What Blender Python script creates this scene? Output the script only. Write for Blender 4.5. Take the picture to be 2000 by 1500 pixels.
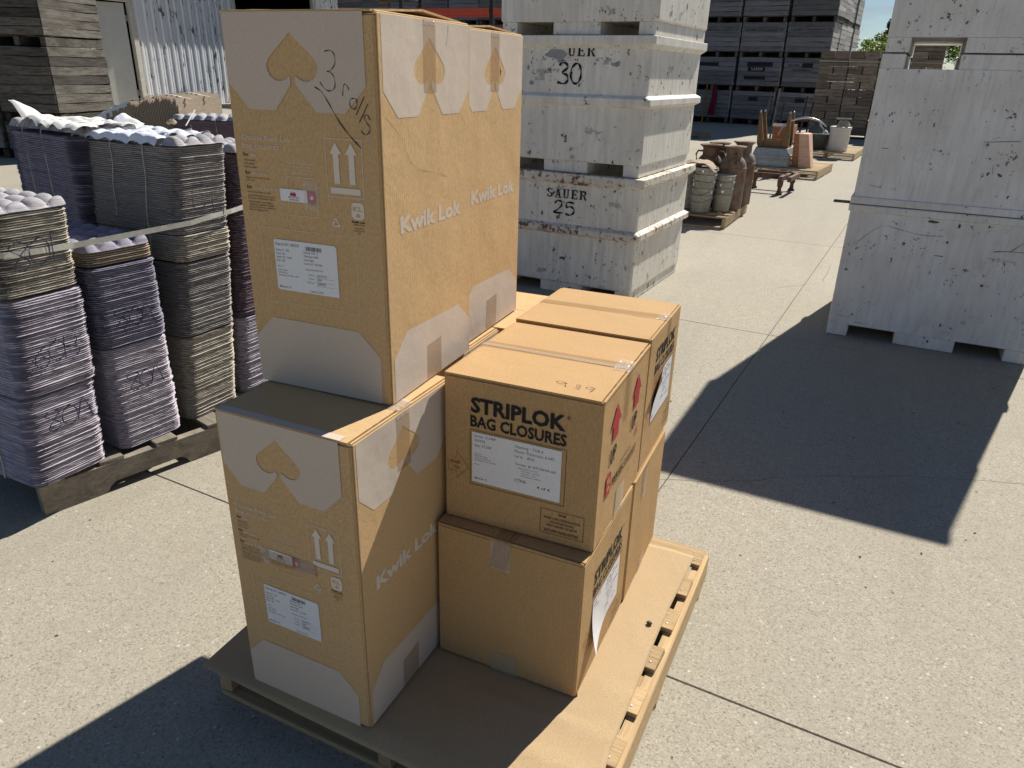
import bpy, bmesh, math, random
from mathutils import Vector, Matrix, Euler, noise as mnoise
from mathutils.geometry import tessellate_polygon
random.seed(7)
S = bpy.context.scene
C = S.collection
D = bpy.data
for o in list(D.objects): D.objects.remove(o)

# ------------------------------------------------------------------ camera
YAW, PITCH, ROLL, FPX = 0.402296, 0.402556, 0.025866, 1428.98
fw = Vector((-math.sin(YAW)*math.cos(PITCH), math.cos(YAW)*math.cos(PITCH), -math.sin(PITCH)))
rt = Vector((math.cos(YAW), math.sin(YAW), 0)); up = rt.cross(fw)
r_ = math.cos(ROLL)*rt + math.sin(ROLL)*up; u_ = -math.sin(ROLL)*rt + math.cos(ROLL)*up
cd = D.cameras.new('camera'); cam = D.objects.new('camera', cd); C.objects.link(cam)
cd.sensor_fit = 'HORIZONTAL'; cd.sensor_width = 36; cd.lens = 36*FPX/2000
cd.clip_start = .05; cd.clip_end = 1500
cam.matrix_world = Matrix(((r_.x, u_.x, -fw.x, 1.22317), (r_.y, u_.y, -fw.y, -1.01084), (r_.z, u_.z, -fw.z, 1.57475), (0, 0, 0, 1)))
S.camera = cam

# ------------------------------------------------------------------ sky and sun
SUN = Vector((.278, 1, 1.05)).normalized()
w = D.worlds.new('World'); S.world = w; w.use_nodes = True
nt = w.node_tree; nt.nodes.clear()
out = nt.nodes.new('ShaderNodeOutputWorld'); bg = nt.nodes.new('ShaderNodeBackground')
sky = nt.nodes.new('ShaderNodeTexSky'); sky.sky_type = 'NISHITA'; sky.sun_disc = False
sky.sun_elevation = math.asin(SUN.z); sky.sun_rotation = math.atan2(SUN.x, SUN.y)
sky.altitude = 200; sky.air_density = 1.0; sky.dust_density = .05; sky.ozone_density = 4.5
tc = nt.nodes.new('ShaderNodeTexCoord'); mp = nt.nodes.new('ShaderNodeMapping'); mp.inputs['Scale'].default_value = (2.2, 2.2, 11)
ns = nt.nodes.new('ShaderNodeTexNoise'); ns.inputs['Scale'].default_value = 3.2; ns.inputs['Detail'].default_value = 7; ns.inputs['Roughness'].default_value = .55
cr = nt.nodes.new('ShaderNodeValToRGB'); cr.color_ramp.elements[0].position = .50; cr.color_ramp.elements[1].position = .74
mx = nt.nodes.new('ShaderNodeMixRGB'); mx.inputs[2].default_value = (5.5, 6.0, 6.6, 1)
ml = nt.nodes.new('ShaderNodeMath'); ml.operation = 'MULTIPLY'; ml.inputs[1].default_value = .75
L = nt.links.new
L(tc.outputs['Generated'], mp.inputs[0]); L(mp.outputs[0], ns.inputs['Vector']); L(ns.outputs[0], cr.inputs[0]); L(cr.outputs[0], ml.inputs[0])
sx_ = nt.nodes.new('ShaderNodeSeparateXYZ'); hz = nt.nodes.new('ShaderNodeMapRange'); hz.inputs[1].default_value = .42; hz.inputs[2].default_value = .12   # thin cloud low over the horizon only
L(tc.outputs['Generated'], sx_.inputs[0]); L(sx_.outputs[2], hz.inputs[0]); L(hz.outputs[0], ml.inputs[1])
L(ml.outputs[0], mx.inputs[0]); L(sky.outputs[0], mx.inputs[1]); L(mx.outputs[0], bg.inputs[0]); L(bg.outputs[0], out.inputs[0])
bg.inputs[1].default_value = .05
sl = D.lights.new('sun', 'SUN'); sl.energy = 5.0; sl.angle = math.radians(.53); sl.color = (1, .955, .86)
so = D.objects.new('sun', sl); C.objects.link(so); so.rotation_euler = (-SUN).to_track_quat('-Z', 'Y').to_euler(); so.location = (6, 20, 25)
vs = S.view_settings; S.display_settings.display_device = 'sRGB'
vs.view_transform = 'Standard'; vs.look = 'None'; vs.gamma = 1; vs.use_curve_mapping = False; vs.exposure = .47
S.cycles.max_bounces = 6; S.cycles.transparent_max_bounces = 12

# ------------------------------------------------------------------ naming helpers
def tag(o, label, cat, group=None):
    o['label'] = label; o['category'] = cat
    if group: o['group'] = group
    return o
def thing(name, label, cat, loc=(0, 0, 0), rz=0, group=None):
    o = D.objects.new(name, None); C.objects.link(o); o.location = loc; o.rotation_euler = (0, 0, rz); o.empty_display_size = .1
    return tag(o, label, cat, group)
def dup(o, parent=None):
    c = o.copy(); C.objects.link(c)
    if parent: c.parent = parent
    for ch in o.children: dup(ch, c)
    return c

# ------------------------------------------------------------------ mesh builder
class MB:
    def __init__(s): s.v = []; s.f = []; s.m = []
    def add(s, vs_, fs, m=0):
        n = len(s.v); s.v += [tuple(p) for p in vs_]
        for f in fs: s.f.append(tuple(i+n for i in f)); s.m.append(m)
    def box(s, x0, x1, y0, y1, z0, z1, M=None, m=0):
        P = [Vector(p) for p in ((x0,y0,z0),(x1,y0,z0),(x1,y1,z0),(x0,y1,z0),(x0,y0,z1),(x1,y0,z1),(x1,y1,z1),(x0,y1,z1))]
        if M: P = [M @ p for p in P]
        s.add(P, [(0,3,2,1),(4,5,6,7),(0,1,5,4),(1,2,6,5),(2,3,7,6),(3,0,4,7)], m)
    def tube(s, path, r, n=8, m=0, cap=True):
        path = [Vector(p) for p in path]; rs = r if isinstance(r, (list, tuple)) else [r]*len(path); vs_ = []; fs = []
        for i, p in enumerate(path):
            t = (path[min(i+1, len(path)-1)]-path[max(i-1, 0)]).normalized()
            a = t.cross(Vector((0, 0, 1)))
            if a.length < .05: a = t.cross(Vector((1, 0, 0)))
            a.normalize(); b = t.cross(a)
            for k in range(n):
                th = 2*math.pi*k/n; vs_.append(p+(a*math.cos(th)+b*math.sin(th))*rs[i])
        for i in range(len(path)-1):
            for k in range(n): fs.append((i*n+k, i*n+(k+1) % n, (i+1)*n+(k+1) % n, (i+1)*n+k))
        if cap: fs.append(tuple(range(n))[::-1]); fs.append(tuple((len(path)-1)*n+k for k in range(n)))
        s.add(vs_, fs, m)
    def lathe(s, prof, n=24, c=(0, 0, 0), sx=1, sy=1, m=0):
        vs_ = []; fs = []
        for r, z in prof:
            for k in range(n):
                th = 2*math.pi*k/n; vs_.append((c[0]+r*sx*math.cos(th), c[1]+r*sy*math.sin(th), c[2]+z))
        for i in range(len(prof)-1):
            for k in range(n): fs.append((i*n+k, i*n+(k+1) % n, (i+1)*n+(k+1) % n, (i+1)*n+k))
        s.add(vs_, fs, m)
    def grid(s, fn, nu, nv, m=0):
        vs_ = [fn(i/(nu-1), j/(nv-1)) for j in range(nv) for i in range(nu)]
        s.add(vs_, [(j*nu+i, j*nu+i+1, (j+1)*nu+i+1, (j+1)*nu+i) for j in range(nv-1) for i in range(nu-1)], m)
    def loops(s, rings, closed_top=False, closed_bot=False, m=0):
        n = len(rings[0]); vs_ = [p for r in rings for p in r]
        fs = [(i*n+k, i*n+(k+1) % n, (i+1)*n+(k+1) % n, (i+1)*n+k) for i in range(len(rings)-1) for k in range(n)]
        if closed_bot: fs.append(tuple(range(n))[::-1])
        if closed_top: fs.append(tuple((len(rings)-1)*n+k for k in range(n)))
        s.add(vs_, fs, m)
    def build(s, name, mat, parent=None, smooth=False, bevel=0, seg=1, kind=None, loc=None, rot=None, solid=0):
        me = D.meshes.new(name); me.from_pydata(s.v, [], s.f); me.update()
        mats = mat if isinstance(mat, (list, tuple)) else [mat]
        for q in mats: me.materials.append(q)
        if len(mats) > 1: me.polygons.foreach_set('material_index', s.m)
        if bevel or solid:
            bm = bmesh.new(); bm.from_mesh(me)
            if solid:
                bmesh.ops.recalc_face_normals(bm, faces=bm.faces)
                bmesh.ops.solidify(bm, geom=bm.faces[:], thickness=solid)
            if bevel: bmesh.ops.bevel(bm, geom=bm.edges[:], offset=bevel, segments=seg, affect='EDGES', clamp_overlap=True)
            bm.to_mesh(me); bm.free()
        if smooth: me.polygons.foreach_set('use_smooth', [True]*len(me.polygons))
        o = D.objects.new(name, me); C.objects.link(o)
        if parent: o.parent = parent
        if loc: o.location = loc
        if rot: o.rotation_euler = rot
        if kind: o['kind'] = kind
        return o

class Face:
    """a flat face: origin, u and v directions, outward normal; pt(u, v, off)"""
    def __init__(s, o, u, v, off=0, k=1.): s.o = Vector(o); s.u = Vector(u); s.v = Vector(v); s.n = s.u.cross(s.v); s.b = off; s.k = k
    def pt(s, u, v, off=0): return s.o+s.u*u+s.v*v+s.n*(s.b+off*s.k)

def poly(mb, F, pts, off, m=0):
    tr = tessellate_polygon([[Vector((p[0], p[1], 0)) for p in pts]])
    fs = []
    for t in tr:
        a, b, c = (pts[i] for i in t)
        cr_ = (b[0]-a[0])*(c[1]-a[1])-(b[1]-a[1])*(c[0]-a[0])
        fs.append(tuple(t) if cr_ > 0 else tuple(t)[::-1])
    mb.add([F.pt(p[0], p[1], off) for p in pts], fs, m)
def rect(mb, F, u0, v0, u1, v1, off, m=0): poly(mb, F, [(u0, v0), (u1, v0), (u1, v1), (u0, v1)], off, m)
def frame(mb, F, u0, v0, u1, v1, t, off, m=0):
    rect(mb, F, u0, v0, u1, v0+t, off, m); rect(mb, F, u0, v1-t, u1, v1, off, m)
    rect(mb, F, u0, v0+t, u0+t, v1-t, off, m); rect(mb, F, u1-t, v0+t, u1, v1-t, off, m)
def smooth_path(pts, k=6):
    if len(pts) < 3: return pts
    P = [pts[0]]+list(pts)+[pts[-1]]; o = []
    for i in range(1, len(P)-2):
        for j in range(k):
            t = j/k; a, b, c, d = P[i-1], P[i], P[i+1], P[i+2]
            o.append(tuple(.5*(2*b[q]+(c[q]-a[q])*t+(2*a[q]-5*b[q]+4*c[q]-d[q])*t*t+(3*b[q]-a[q]-3*c[q]+d[q])*t**3) for q in range(len(b))))
    o.append(tuple(pts[-1])); return o
def stroke(mb, F, pts, wd, off, sm=True, m=0):
    p = smooth_path(pts) if sm else pts
    vs_ = []
    for i in range(len(p)):
        a = p[max(i-1, 0)]; b = p[min(i+1, len(p)-1)]; dx, dy = b[0]-a[0], b[1]-a[1]; l = math.hypot(dx, dy) or 1
        h = wd/2*(.8+.35*math.sin(i*.7))
        vs_ += [F.pt(p[i][0]-dy/l*h, p[i][1]+dx/l*h, off), F.pt(p[i][0]+dy/l*h, p[i][1]-dx/l*h, off)]
    mb.add(vs_, [(2*i+1, 2*i+3, 2*i+2, 2*i) for i in range(len(p)-1)], m)
_tc = {}
def glyphs(txt, bold):
    k = (txt, bold)
    if k not in _tc:
        cu = D.curves.new('t', 'FONT'); cu.body = txt; cu.size = 1; cu.resolution_u = 2; cu.offset = bold; cu.fill_mode = 'FRONT'
        ob = D.objects.new('t', cu); me = D.meshes.new_from_object(ob)
        vv = [(q.co.x, q.co.y) for q in me.vertices]; ff = [tuple(q.vertices) for q in me.polygons]
        D.objects.remove(ob); D.curves.remove(cu); D.meshes.remove(me)
        x0 = min((q[0] for q in vv), default=0); x1 = max((q[0] for q in vv), default=1)
        ff2 = []
        for f in ff:
            A = sum(vv[f[i]][0]*vv[f[(i+1) % len(f)]][1]-vv[f[(i+1) % len(f)]][0]*vv[f[i]][1] for i in range(len(f)))
            ff2.append(f if A > 0 else f[::-1])
        _tc[k] = (vv, ff2, x0, x1)
    return _tc[k]
def text(mb, F, s, u, v, cap, off, width=None, bold=0, rot=0, center=False, m=0):
    vv, ff, x0, x1 = glyphs(s, bold)
    sy = cap/.72; sx = (width/(x1-x0)) if width else sy
    cx = -(x1-x0)*sx/2 if center else 0; ca, sa = math.cos(rot), math.sin(rot)
    pp = []
    for x, y in vv:
        a, b = (x-x0)*sx+cx, y*sy; pp.append(F.pt(u+a*ca-b*sa, v+a*sa+b*ca, off))
    mb.add(pp, ff, m)

# ------------------------------------------------------------------ materials
class NT:
    def __init__(s, name):
        s.mat = D.materials.new(name); s.mat.use_nodes = True; s.t = s.mat.node_tree; s.b = s.t.nodes['Principled BSDF']
        s.tc = s.t.nodes.new('ShaderNodeTexCoord')
    def n(s, k, **kw):
        o = s.t.nodes.new(k)
        for a, b in kw.items():
            if hasattr(o, a): setattr(o, a, b)
            else: o.inputs[a.replace('_', ' ')].default_value = b
        return o
    def l(s, a, b): s.t.links.new(a, b)
    def coord(s, kind='Object', scale=(1, 1, 1), rnd=0):
        m = s.n('ShaderNodeMapping'); m.inputs['Scale'].default_value = scale
        if kind == 'World': g = s.n('ShaderNodeNewGeometry'); s.l(g.outputs['Position'], m.inputs[0])
        else: s.l(s.tc.outputs[kind], m.inputs[0])
        if rnd:
            oi = s.n('ShaderNodeObjectInfo'); mu = s.n('ShaderNodeMath', operation='MULTIPLY'); mu.inputs[1].default_value = rnd
            s.l(oi.outputs['Random'], mu.inputs[0]); cb = s.n('ShaderNodeCombineXYZ')
            for i in range(3): s.l(mu.outputs[0], cb.inputs[i])
            s.l(cb.outputs[0], m.inputs['Location'])
        return m.outputs[0]
    def noise(s, vec, scale, detail=4, rough=.55, dist=0):
        o = s.n('ShaderNodeTexNoise'); o.inputs['Scale'].default_value = scale; o.inputs['Detail'].default_value = detail
        o.inputs['Roughness'].default_value = rough; o.inputs['Distortion'].default_value = dist; s.l(vec, o.inputs['Vector']); return o.outputs[0]
    def voro(s, vec, scale, out='Distance', feature='F1'):
        o = s.n('ShaderNodeTexVoronoi'); o.feature = feature; o.inputs['Scale'].default_value = scale; s.l(vec, o.inputs['Vector']); return o.outputs[out]
    def ramp(s, fac, stops):
        o = s.n('ShaderNodeValToRGB'); e = o.color_ramp.elements
        while len(e) < len(stops): e.new(.5)
        for i, (p, c) in enumerate(stops):
            e[i].position = p; e[i].color = (c, c, c, 1) if isinstance(c, (int, float)) else (*c, 1)
        s.l(fac, o.inputs[0]); return o.outputs[0]
    def mix(s, fac, a, b, mode='MIX'):
        o = s.n('ShaderNodeMixRGB'); o.blend_type = mode
        for i, q in enumerate((fac, a, b)):
            if hasattr(q, 'links'): s.l(q, o.inputs[i])
            elif isinstance(q, (int, float)): o.inputs[i].default_value = q if i == 0 else (q, q, q, 1)
            else: o.inputs[i].default_value = (*q, 1)
        return o.outputs[0]
    def math(s, op, a, b):
        o = s.n('ShaderNodeMath', operation=op)
        for i, q in enumerate((a, b)):
            if hasattr(q, 'links'): s.l(q, o.inputs[i])
            else: o.inputs[i].default_value = q
        return o.outputs[0]
    def bump(s, h, strength, dist=.01):
        o = s.n('ShaderNodeBump'); o.inputs['Strength'].default_value = strength; o.inputs['Distance'].default_value = dist; s.l(h, o.inputs['Height'])
        s.l(o.outputs[0], s.b.inputs['Normal'])
    def fin(s, col, rough=.8, metal=0, spec=.3):
        if hasattr(col, 'links'): s.l(col, s.b.inputs['Base Color'])
        else: s.b.inputs['Base Color'].default_value = (*col, 1)
        if hasattr(rough, 'links'): s.l(rough, s.b.inputs['Roughness'])
        else: s.b.inputs['Roughness'].default_value = rough
        s.b.inputs['Metallic'].default_value = metal; s.b.inputs['Specular IOR Level'].default_value = spec
        return s.mat
def mul(c, k): return tuple(min(1, q*k) for q in c)

def kraft(name, c, flute=.12):
    t = NT(name); v = t.coord('Object', (1, 1, 1), 20)
    fib = t.noise(t.coord('Object', (1, 1, .5)), 300, 4, .75); big = t.noise(v, 3.5, 3)
    a = t.ramp(fib, [(.3, mul(c, .74)), (.52, c), (.74, mul(c, 1.24))])
    a = t.mix(t.ramp(big, [(.3, 0.), (.75, .4)]), a, mul(c, .86))
    scr = t.noise(t.coord('Object', (3, 3, 24), 5), 6, 6, .7)
    a = t.mix(t.ramp(scr, [(.70, 0.), (.76, .22)]), a, mul(c, 1.35))
    # flutes: stripes along z on the sides and along y on the top
    g = t.n('ShaderNodeSeparateXYZ'); t.l(t.tc.outputs['Object'], g.inputs[0]); nn = t.n('ShaderNodeSeparateXYZ'); t.l(t.tc.outputs['Normal'], nn.inputs[0])
    az = t.math('ABSOLUTE', nn.outputs[2], 0); inv = t.math('SUBTRACT', 1, az); yy = t.math('MULTIPLY', g.outputs[1], inv); s_ = t.math('ADD', g.outputs[0], yy)
    wob = t.math('MULTIPLY', t.noise(v, 9, 2), .01); s_ = t.math('ADD', s_, wob)
    wv = t.math('SINE', t.math('MULTIPLY', s_, 6.283/.0078), 0)
    hb = t.math('ADD', t.math('MULTIPLY', wv, flute), t.math('MULTIPLY', fib, .55))
    hb = t.math('ADD', hb, t.math('MULTIPLY', t.noise(t.coord('World'), 7, 3), 3.2))
    hb = t.math('ADD', hb, t.math('MULTIPLY', t.noise(t.coord('World', (1, 1, .8)), 2.6, 2), 9.))
    t.bump(hb, .5, .0022)
    return t.fin(a, .78, 0, .25)
def ink(name, c, c2=None, wear=.0, rough=.7):
    t = NT(name); fib = t.noise(t.coord('Object', (1, 1, .35)), 480, 3, .7)
    a = t.ramp(fib, [(.3, mul(c, .88)), (.6, c), (.8, mul(c, 1.08))])
    if c2: a = t.mix(t.ramp(t.noise(t.coord('Object'), 260, 4, .75), [(.62, 0.), (.72, wear)]), a, c2)
    t.bump(t.math('ADD', t.math('MULTIPLY', fib, .3), t.math('ADD', t.math('MULTIPLY', t.noise(t.coord('World'), 7, 3), 3.2), t.math('MULTIPLY', t.noise(t.coord('World', (1, 1, .8)), 2.6, 2), 9.))), .5, .0022); return t.fin(a, rough, 0, .25)
def wood(name, c, dark=.45, grain=1., rough=.85, stain=.5, varn=.35):
    """boards: local x runs along the grain of a unit plank"""
    t = NT(name); v = t.coord('Object', (1.1, 4, 9), 60)
    g1 = t.noise(v, 2.6, 8, .68, .6); g2 = t.noise(t.coord('Object', (2.5, 18, 46), 31), 3, 5, .7)
    a = t.ramp(g1, [(.28, mul(c, dark)), (.5, c), (.72, mul(c, 1.25))])
    a = t.mix(t.ramp(g2, [(.35, .55*grain), (.62, 0.)]), a, mul(c, dark*.75))
    st = t.noise(t.coord('Object', (2.2, 2, 1.6), 97), 1.7, 5, .65)
    a = t.mix(t.ramp(st, [(.42, 0.), (.72, stain)]), a, mul(c, dark*.55))
    oi = t.n('ShaderNodeObjectInfo')
    a = t.mix(1., a, t.ramp(oi.outputs['Random'], [(0, 1-varn), (1, 1+varn*.6)]), 'MULTIPLY')
    t.bump(t.math('ADD', g2, g1), .45, .004); return t.fin(a, rough, 0, .2)
def paint(name, c, chip=(.05, .045, .04), chips=.62, streak=.35, rust=None, scale=1., rough=.6, worn=None):
    t = NT(name); v = t.coord('Object', (1, 1, 1), 13)
    st = t.noise(t.coord('Object', (7, 7, .7), 13), 3.2*scale, 6, .65); bg_ = t.noise(v, 2.1*scale, 5, .6)
    a = t.mix(t.ramp(st, [(.40, 0.), (.75, streak)]), c, mul(c, .55))
    a = t.mix(t.ramp(bg_, [(.38, 0.), (.74, .42)]), a, (c[0]*.66, c[1]*.58, c[2]*.50))
    gs = t.noise(t.coord('Object', (4, 4, 1.4), 33), 2.2*scale, 7, .72); a = t.mix(t.ramp(gs, [(.54, 0.), (.72, .32)]), a, (c[0]*.42, c[1]*.38, c[2]*.31))
    if worn:
        wn = t.noise(t.coord('Object', (1, 1, 1.3), 41), 5.5*scale, 7, .62); a = t.mix(t.ramp(wn, [(.635, 0.), (.65, .85)]), a, worn)
    msk = t.ramp(t.noise(t.coord('Object', (1, 1, 1.2), 57), 3.4*scale, 5, .6), [(.38, .0), (.66, .085)])
    dr = t.noise(t.coord('Object', (16, 16, .9), 71), 3*scale, 4, .6); a = t.mix(t.ramp(dr, [(.60, 0.), (.74, .38)]), a, mul(c, .45))
    sp = t.math('ADD', t.math('SUBTRACT', t.noise(t.coord('Object', (1, 1, .8), 7), 21*scale, 6, .72), .05), msk)
    a = t.mix(t.ramp(sp, [(chips, 0.), (chips+.03, 1.)]), a, rust or chip)
    sp2 = t.math('ADD', t.math('SUBTRACT', t.noise(t.coord('Object', (1.4, 1.4, .5), 19), 62*scale, 4, .7), .05), msk)
    a = t.mix(t.ramp(sp2, [(chips+.055, 0.), (chips+.085, .8)]), a, chip)
    hs = t.noise(t.coord('Object', (.55, .55, 9), 23), 5.5*scale, 5, .75)
    a = t.mix(t.ramp(hs, [(.735, 0.), (.75, .6)]), a, mul(c, .25))
    t.bump(t.math('ADD', bg_, sp), .25, .004); return t.fin(a, rough, 0, .35)
def tray_mat(name, c):
    t = NT(name); v = t.coord('Object', (1, 1, 1), 3)
    a = t.ramp(t.noise(t.coord('Object', (1, 1, 14)), 16, 4, .7), [(.3, mul(c, .62)), (.5, c), (.7, mul(c, 1.22))])
    a = t.mix(t.ramp(t.noise(t.coord('Object', (1, 1, 30)), 3, 3, .6), [(.4, 0.), (.7, .4)]), a, mul(c, .7))
    f = t.noise(v, 260, 3, .7); t.bump(f, .55, .004); return t.fin(a, .95, 0, .1)
def plain(name, c, rough=.6, metal=0, var=.15, scale=9, bump=.1, spec=.3):
    t = NT(name); n = t.noise(t.coord('Object', (1, 1, 1), 11), scale, 6, .65)
    a = t.ramp(n, [(.3, mul(c, 1-var*1.5)), (.55, c), (.75, mul(c, 1+var))]); t.bump(n, bump, .004); return t.fin(a, rough, metal, spec)
def rusty(name, c, r2, lo=.42, hi=.6, rough=.75, metal=.2, scale=7):
    t = NT(name); n = t.noise(t.coord('Object', (1, 1, .6), 17), scale, 7, .7); n2 = t.noise(t.coord('Object', (1, 1, 1), 5), scale*9, 4, .7)
    a = t.mix(t.ramp(n, [(lo, 0.), (hi, 1.)]), c, r2); a = t.mix(t.ramp(n2, [(.4, .0), (.7, .45)]), a, mul(r2, .45))
    t.bump(n2, .3, .004); return t.fin(a, rough, metal, .35)

KR1 = kraft('kraft_board', (.595, .395, .198), .03); KR2 = kraft('kraft_board_tan', (.505, .318, .148), .13); KR3 = kraft('kraft_sheet', (.47, .335, .19), .03)
KREDGE = ink('board_edge', (.40, .28, .15))
INKW = ink('grey_white_ink', (.61, .51, .42), (.50, .38, .22), .4)
INKW2 = ink('pale_ink', (.76, .67, .57), (.56, .42, .24), .12)
INKK = ink('black_ink', (.018, .018, .02), (.10, .075, .04), .5)
INKR = ink('red_ink', (.42, .045, .05), (.5, .3, .17), .5); INKO = ink('orange_red_ink', (.36, .10, .045), (.5, .3, .17), .4)
LABEL = ink('label_paper', (.78, .79, .82), None, 0, .45); LABEL2 = ink('white_paper', (.80, .80, .82), None, 0, .5)
MARK = ink('marker_ink', (.030, .032, .085), (.3, .25, .2), .3); GALV2 = rusty('dull_pail_zinc', (.31, .31, .29), (.22, .205, .17), .42, .68, .6, .35, 6); PEN = ink('pen_ink', (.06, .045, .04))
PINK = ink('pink_tab', (.50, .045, .10), None, 0, .4)
def tapemat(name, c, alpha):
    t = NT(name); n = t.noise(t.coord('Object', (1, 1, 1), 9), 38, 5, .6, .8)
    t.bump(n, .2, .004); m = t.fin(c, .2, 0, .5); t.b.inputs['Alpha'].default_value = alpha; return m
INKS = ink('pale_ink_for_shade', (.70, .62, .53), (.56, .42, .24), .12)  # same print ink, lightened for the lettering on the shaded carton side
TAPE = tapemat('packing_tape', (.42, .26, .13), .34); TAPE2 = tapemat('paper_tape', (.56, .46, .32), .55); FILM = tapemat('clear_film', (.75, .72, .70), .22)

def concrete():
    t = NT('exposed_concrete'); v = t.coord('World', (1, 1, 1))
    c = (.395, .355, .285)
    a1 = t.voro(v, 210, 'Color'); sep = t.n('ShaderNodeSeparateXYZ'); t.l(a1, sep.inputs[0])
    a = t.ramp(sep.outputs[0], [(0, mul(c, .52)), (.14, mul(c, .85)), (.5, c), (.86, mul(c, 1.08)), (1, mul(c, 1.32))])
    a2 = t.voro(v, 74, 'Color'); s2 = t.n('ShaderNodeSeparateXYZ'); t.l(a2, s2.inputs[0]); d2 = t.voro(v, 74)
    peb = t.math('MULTIPLY', t.ramp(s2.outputs[1], [(.93, 0.), (.95, .85)]), t.ramp(d2, [(.22, 1.), (.36, 0.)]))
    a = t.mix(peb, a, t.ramp(s2.outputs[2], [(0, (.16, .13, .10)), (.4, (.34, .28, .22)), (.6, (.58, .55, .49)), (1, (.72, .70, .66))]))
    fine = t.noise(v, 420, 2, .7); a = t.mix(t.ramp(fine, [(.32, .5), (.46, 0.)]), a, mul(c, .34))
    ty = t.noise(t.coord('World', (1.6, .16, 1)), 1.3, 5, .6); a = t.mix(t.ramp(ty, [(.50, 0.), (.74, .36)]), a, mul(c, .60))
    cl = t.noise(v, 14, 5, .7); a = t.mix(t.ramp(cl, [(.35, .22), (.6, 0.)]), a, mul(c, .7))
    big = t.noise(v, .9, 6, .6); a = t.mix(t.ramp(big, [(.35, 0.), (.7, .30)]), a, mul(c, .78))
    sp = t.voro(v, 9, 'Color'); s3 = t.n('ShaderNodeSeparateXYZ'); t.l(sp, s3.inputs[0]); d3 = t.voro(v, 9)
    spot = t.math('MULTIPLY', t.ramp(s3.outputs[0], [(.80, 0.), (.83, 1.)]), t.ramp(d3, [(.035, 1.), (.06, 0.)])); a = t.mix(spot, a, (.05, .042, .035))
    stn = t.noise(v, 3.3, 7, .7); a = t.mix(t.ramp(stn, [(.58, 0.), (.76, .34)]), a, (.30, .23, .15))
    t.bump(t.math('ADD', sep.outputs[0], fine), .35, .003); return t.fin(a, .88, 0, .25)
CONC = concrete(); JOINT = plain('joint_filler', (.12, .105, .088), .95)
W_OLD = wood('weathered_grey_wood', (.27, .265, .27), .42); W_OLD2 = wood('weathered_brown_wood', (.205, .185, .16), .26, 1.5, .9, .85, .55)
W_PALE = wood('pale_sunlit_wood', (.58, .57, .55), .55, .8, .9, .3); W_NEW = wood('new_pine', (.62, .47, .28), .66, .55, .8, .15, .18)  # pale weathered wood; far bins' side planks use it to stand in for sunlight
W_PAL = wood('pallet_pine', (.57, .40, .22), .6, .6, .85, .2, .2); W_PAL2 = wood('worn_pallet_wood', (.34, .25, .16), .5, .7, .85, .35, .25)
W_GREY = wood('grey_pallet_wood', (.27, .235, .19), .5, .9, .9, .5); W_CRATE = wood('crate_wood', (.30, .24, .185), .5, .8, .9, .4)
W_DARK = plain('shade_dark_wood', (.035, .03, .026), .95)  # near-black stands in for shade inside bins, wall gaps and the shed
BINW = paint('bin_paint', (.83, .80, .73), (.09, .075, .06), .605, .6, None, 1., .6, (.36, .36, .34))
BINRUST = paint('bin_paint_rusty', (.76, .72, .64), (.10, .06, .035), .53, .4, (.22, .09, .035), 1.3)
BINP = paint('plain_bin_paint', (.80, .79, .77), (.06, .05, .05), .615, .4, (.055, .045, .042), 1.5, .55)
BLK = plain('stencil_black', (.012, .012, .013), .7)
T_PUR = tray_mat('purple_tray_pulp', (.54, .495, .55)); T_BEI = tray_mat('beige_tray_pulp', (.49, .445, .375)); T_GRY = tray_mat('grey_tray_pulp', (.35, .325, .31))
T_BLU = tray_mat('blue_tray_pulp', (.31, .29, .36)); T_BRN = tray_mat('brown_tray_pulp', (.38, .31, .235)); T_MAU = tray_mat('mauve_tray_pulp', (.26, .195, .22)); T_TOP = tray_mat('pale_tray_pulp', (.43, .41, .43))
LINER = plain('white_liner', (.80, .82, .88), .35, 0, .06, 6, .15, .4); LINER2 = plain('cream_liner', (.80, .78, .73), .45, 0, .05, 6, .1)
TWINE = plain('twine', (.55, .52, .42), .9); STRAP = plain('poly_strap', (.55, .54, .48), .45, 0, .12, 40)
RUST = rusty('rusty_iron', (.17, .095, .06), (.075, .045, .032)); CANM = rusty('rusted_can', (.24, .205, .165), (.15, .085, .055), .38, .58)
GALV = rusty('galvanised_steel', (.42, .43, .41), (.28, .27, .23), .45, .7, .5, .45, 5); GALVD = rusty('dull_zinc', (.16, .165, .155), (.10, .10, .09), .4, .6, .6, .4)
ORANGE = wood('orange_painted_wood', (.46, .20, .105), .7, .3, .6, .15, .1); PEACH = wood('bare_pinkish_wood', (.66, .42, .30), .75, .4, .7, .1, .1)
BROWN = wood('varnished_leg_wood', (.20, .115, .055), .6, .6, .5, .2, .15)
CROCK = plain('stoneware', (.56, .52, .48), .35, 0, .08, 5, .05, .5); LEATHER = plain('tan_canvas', (.38, .30, .21), .8, 0, .2, 8, .2)
STEEL = plain('steel', (.5, .5, .5), .3, .9); DKGREY = plain('dark_plastic', (.05, .055, .075), .45, 0, .3, 20)
RACK = rusty('orange_rack_paint', (.50, .075, .035), (.30, .06, .035), .5, .8, .55, 0); RACKP = plain('rack_post_paint', (.02, .022, .025), .6)
SIDING = None
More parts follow.
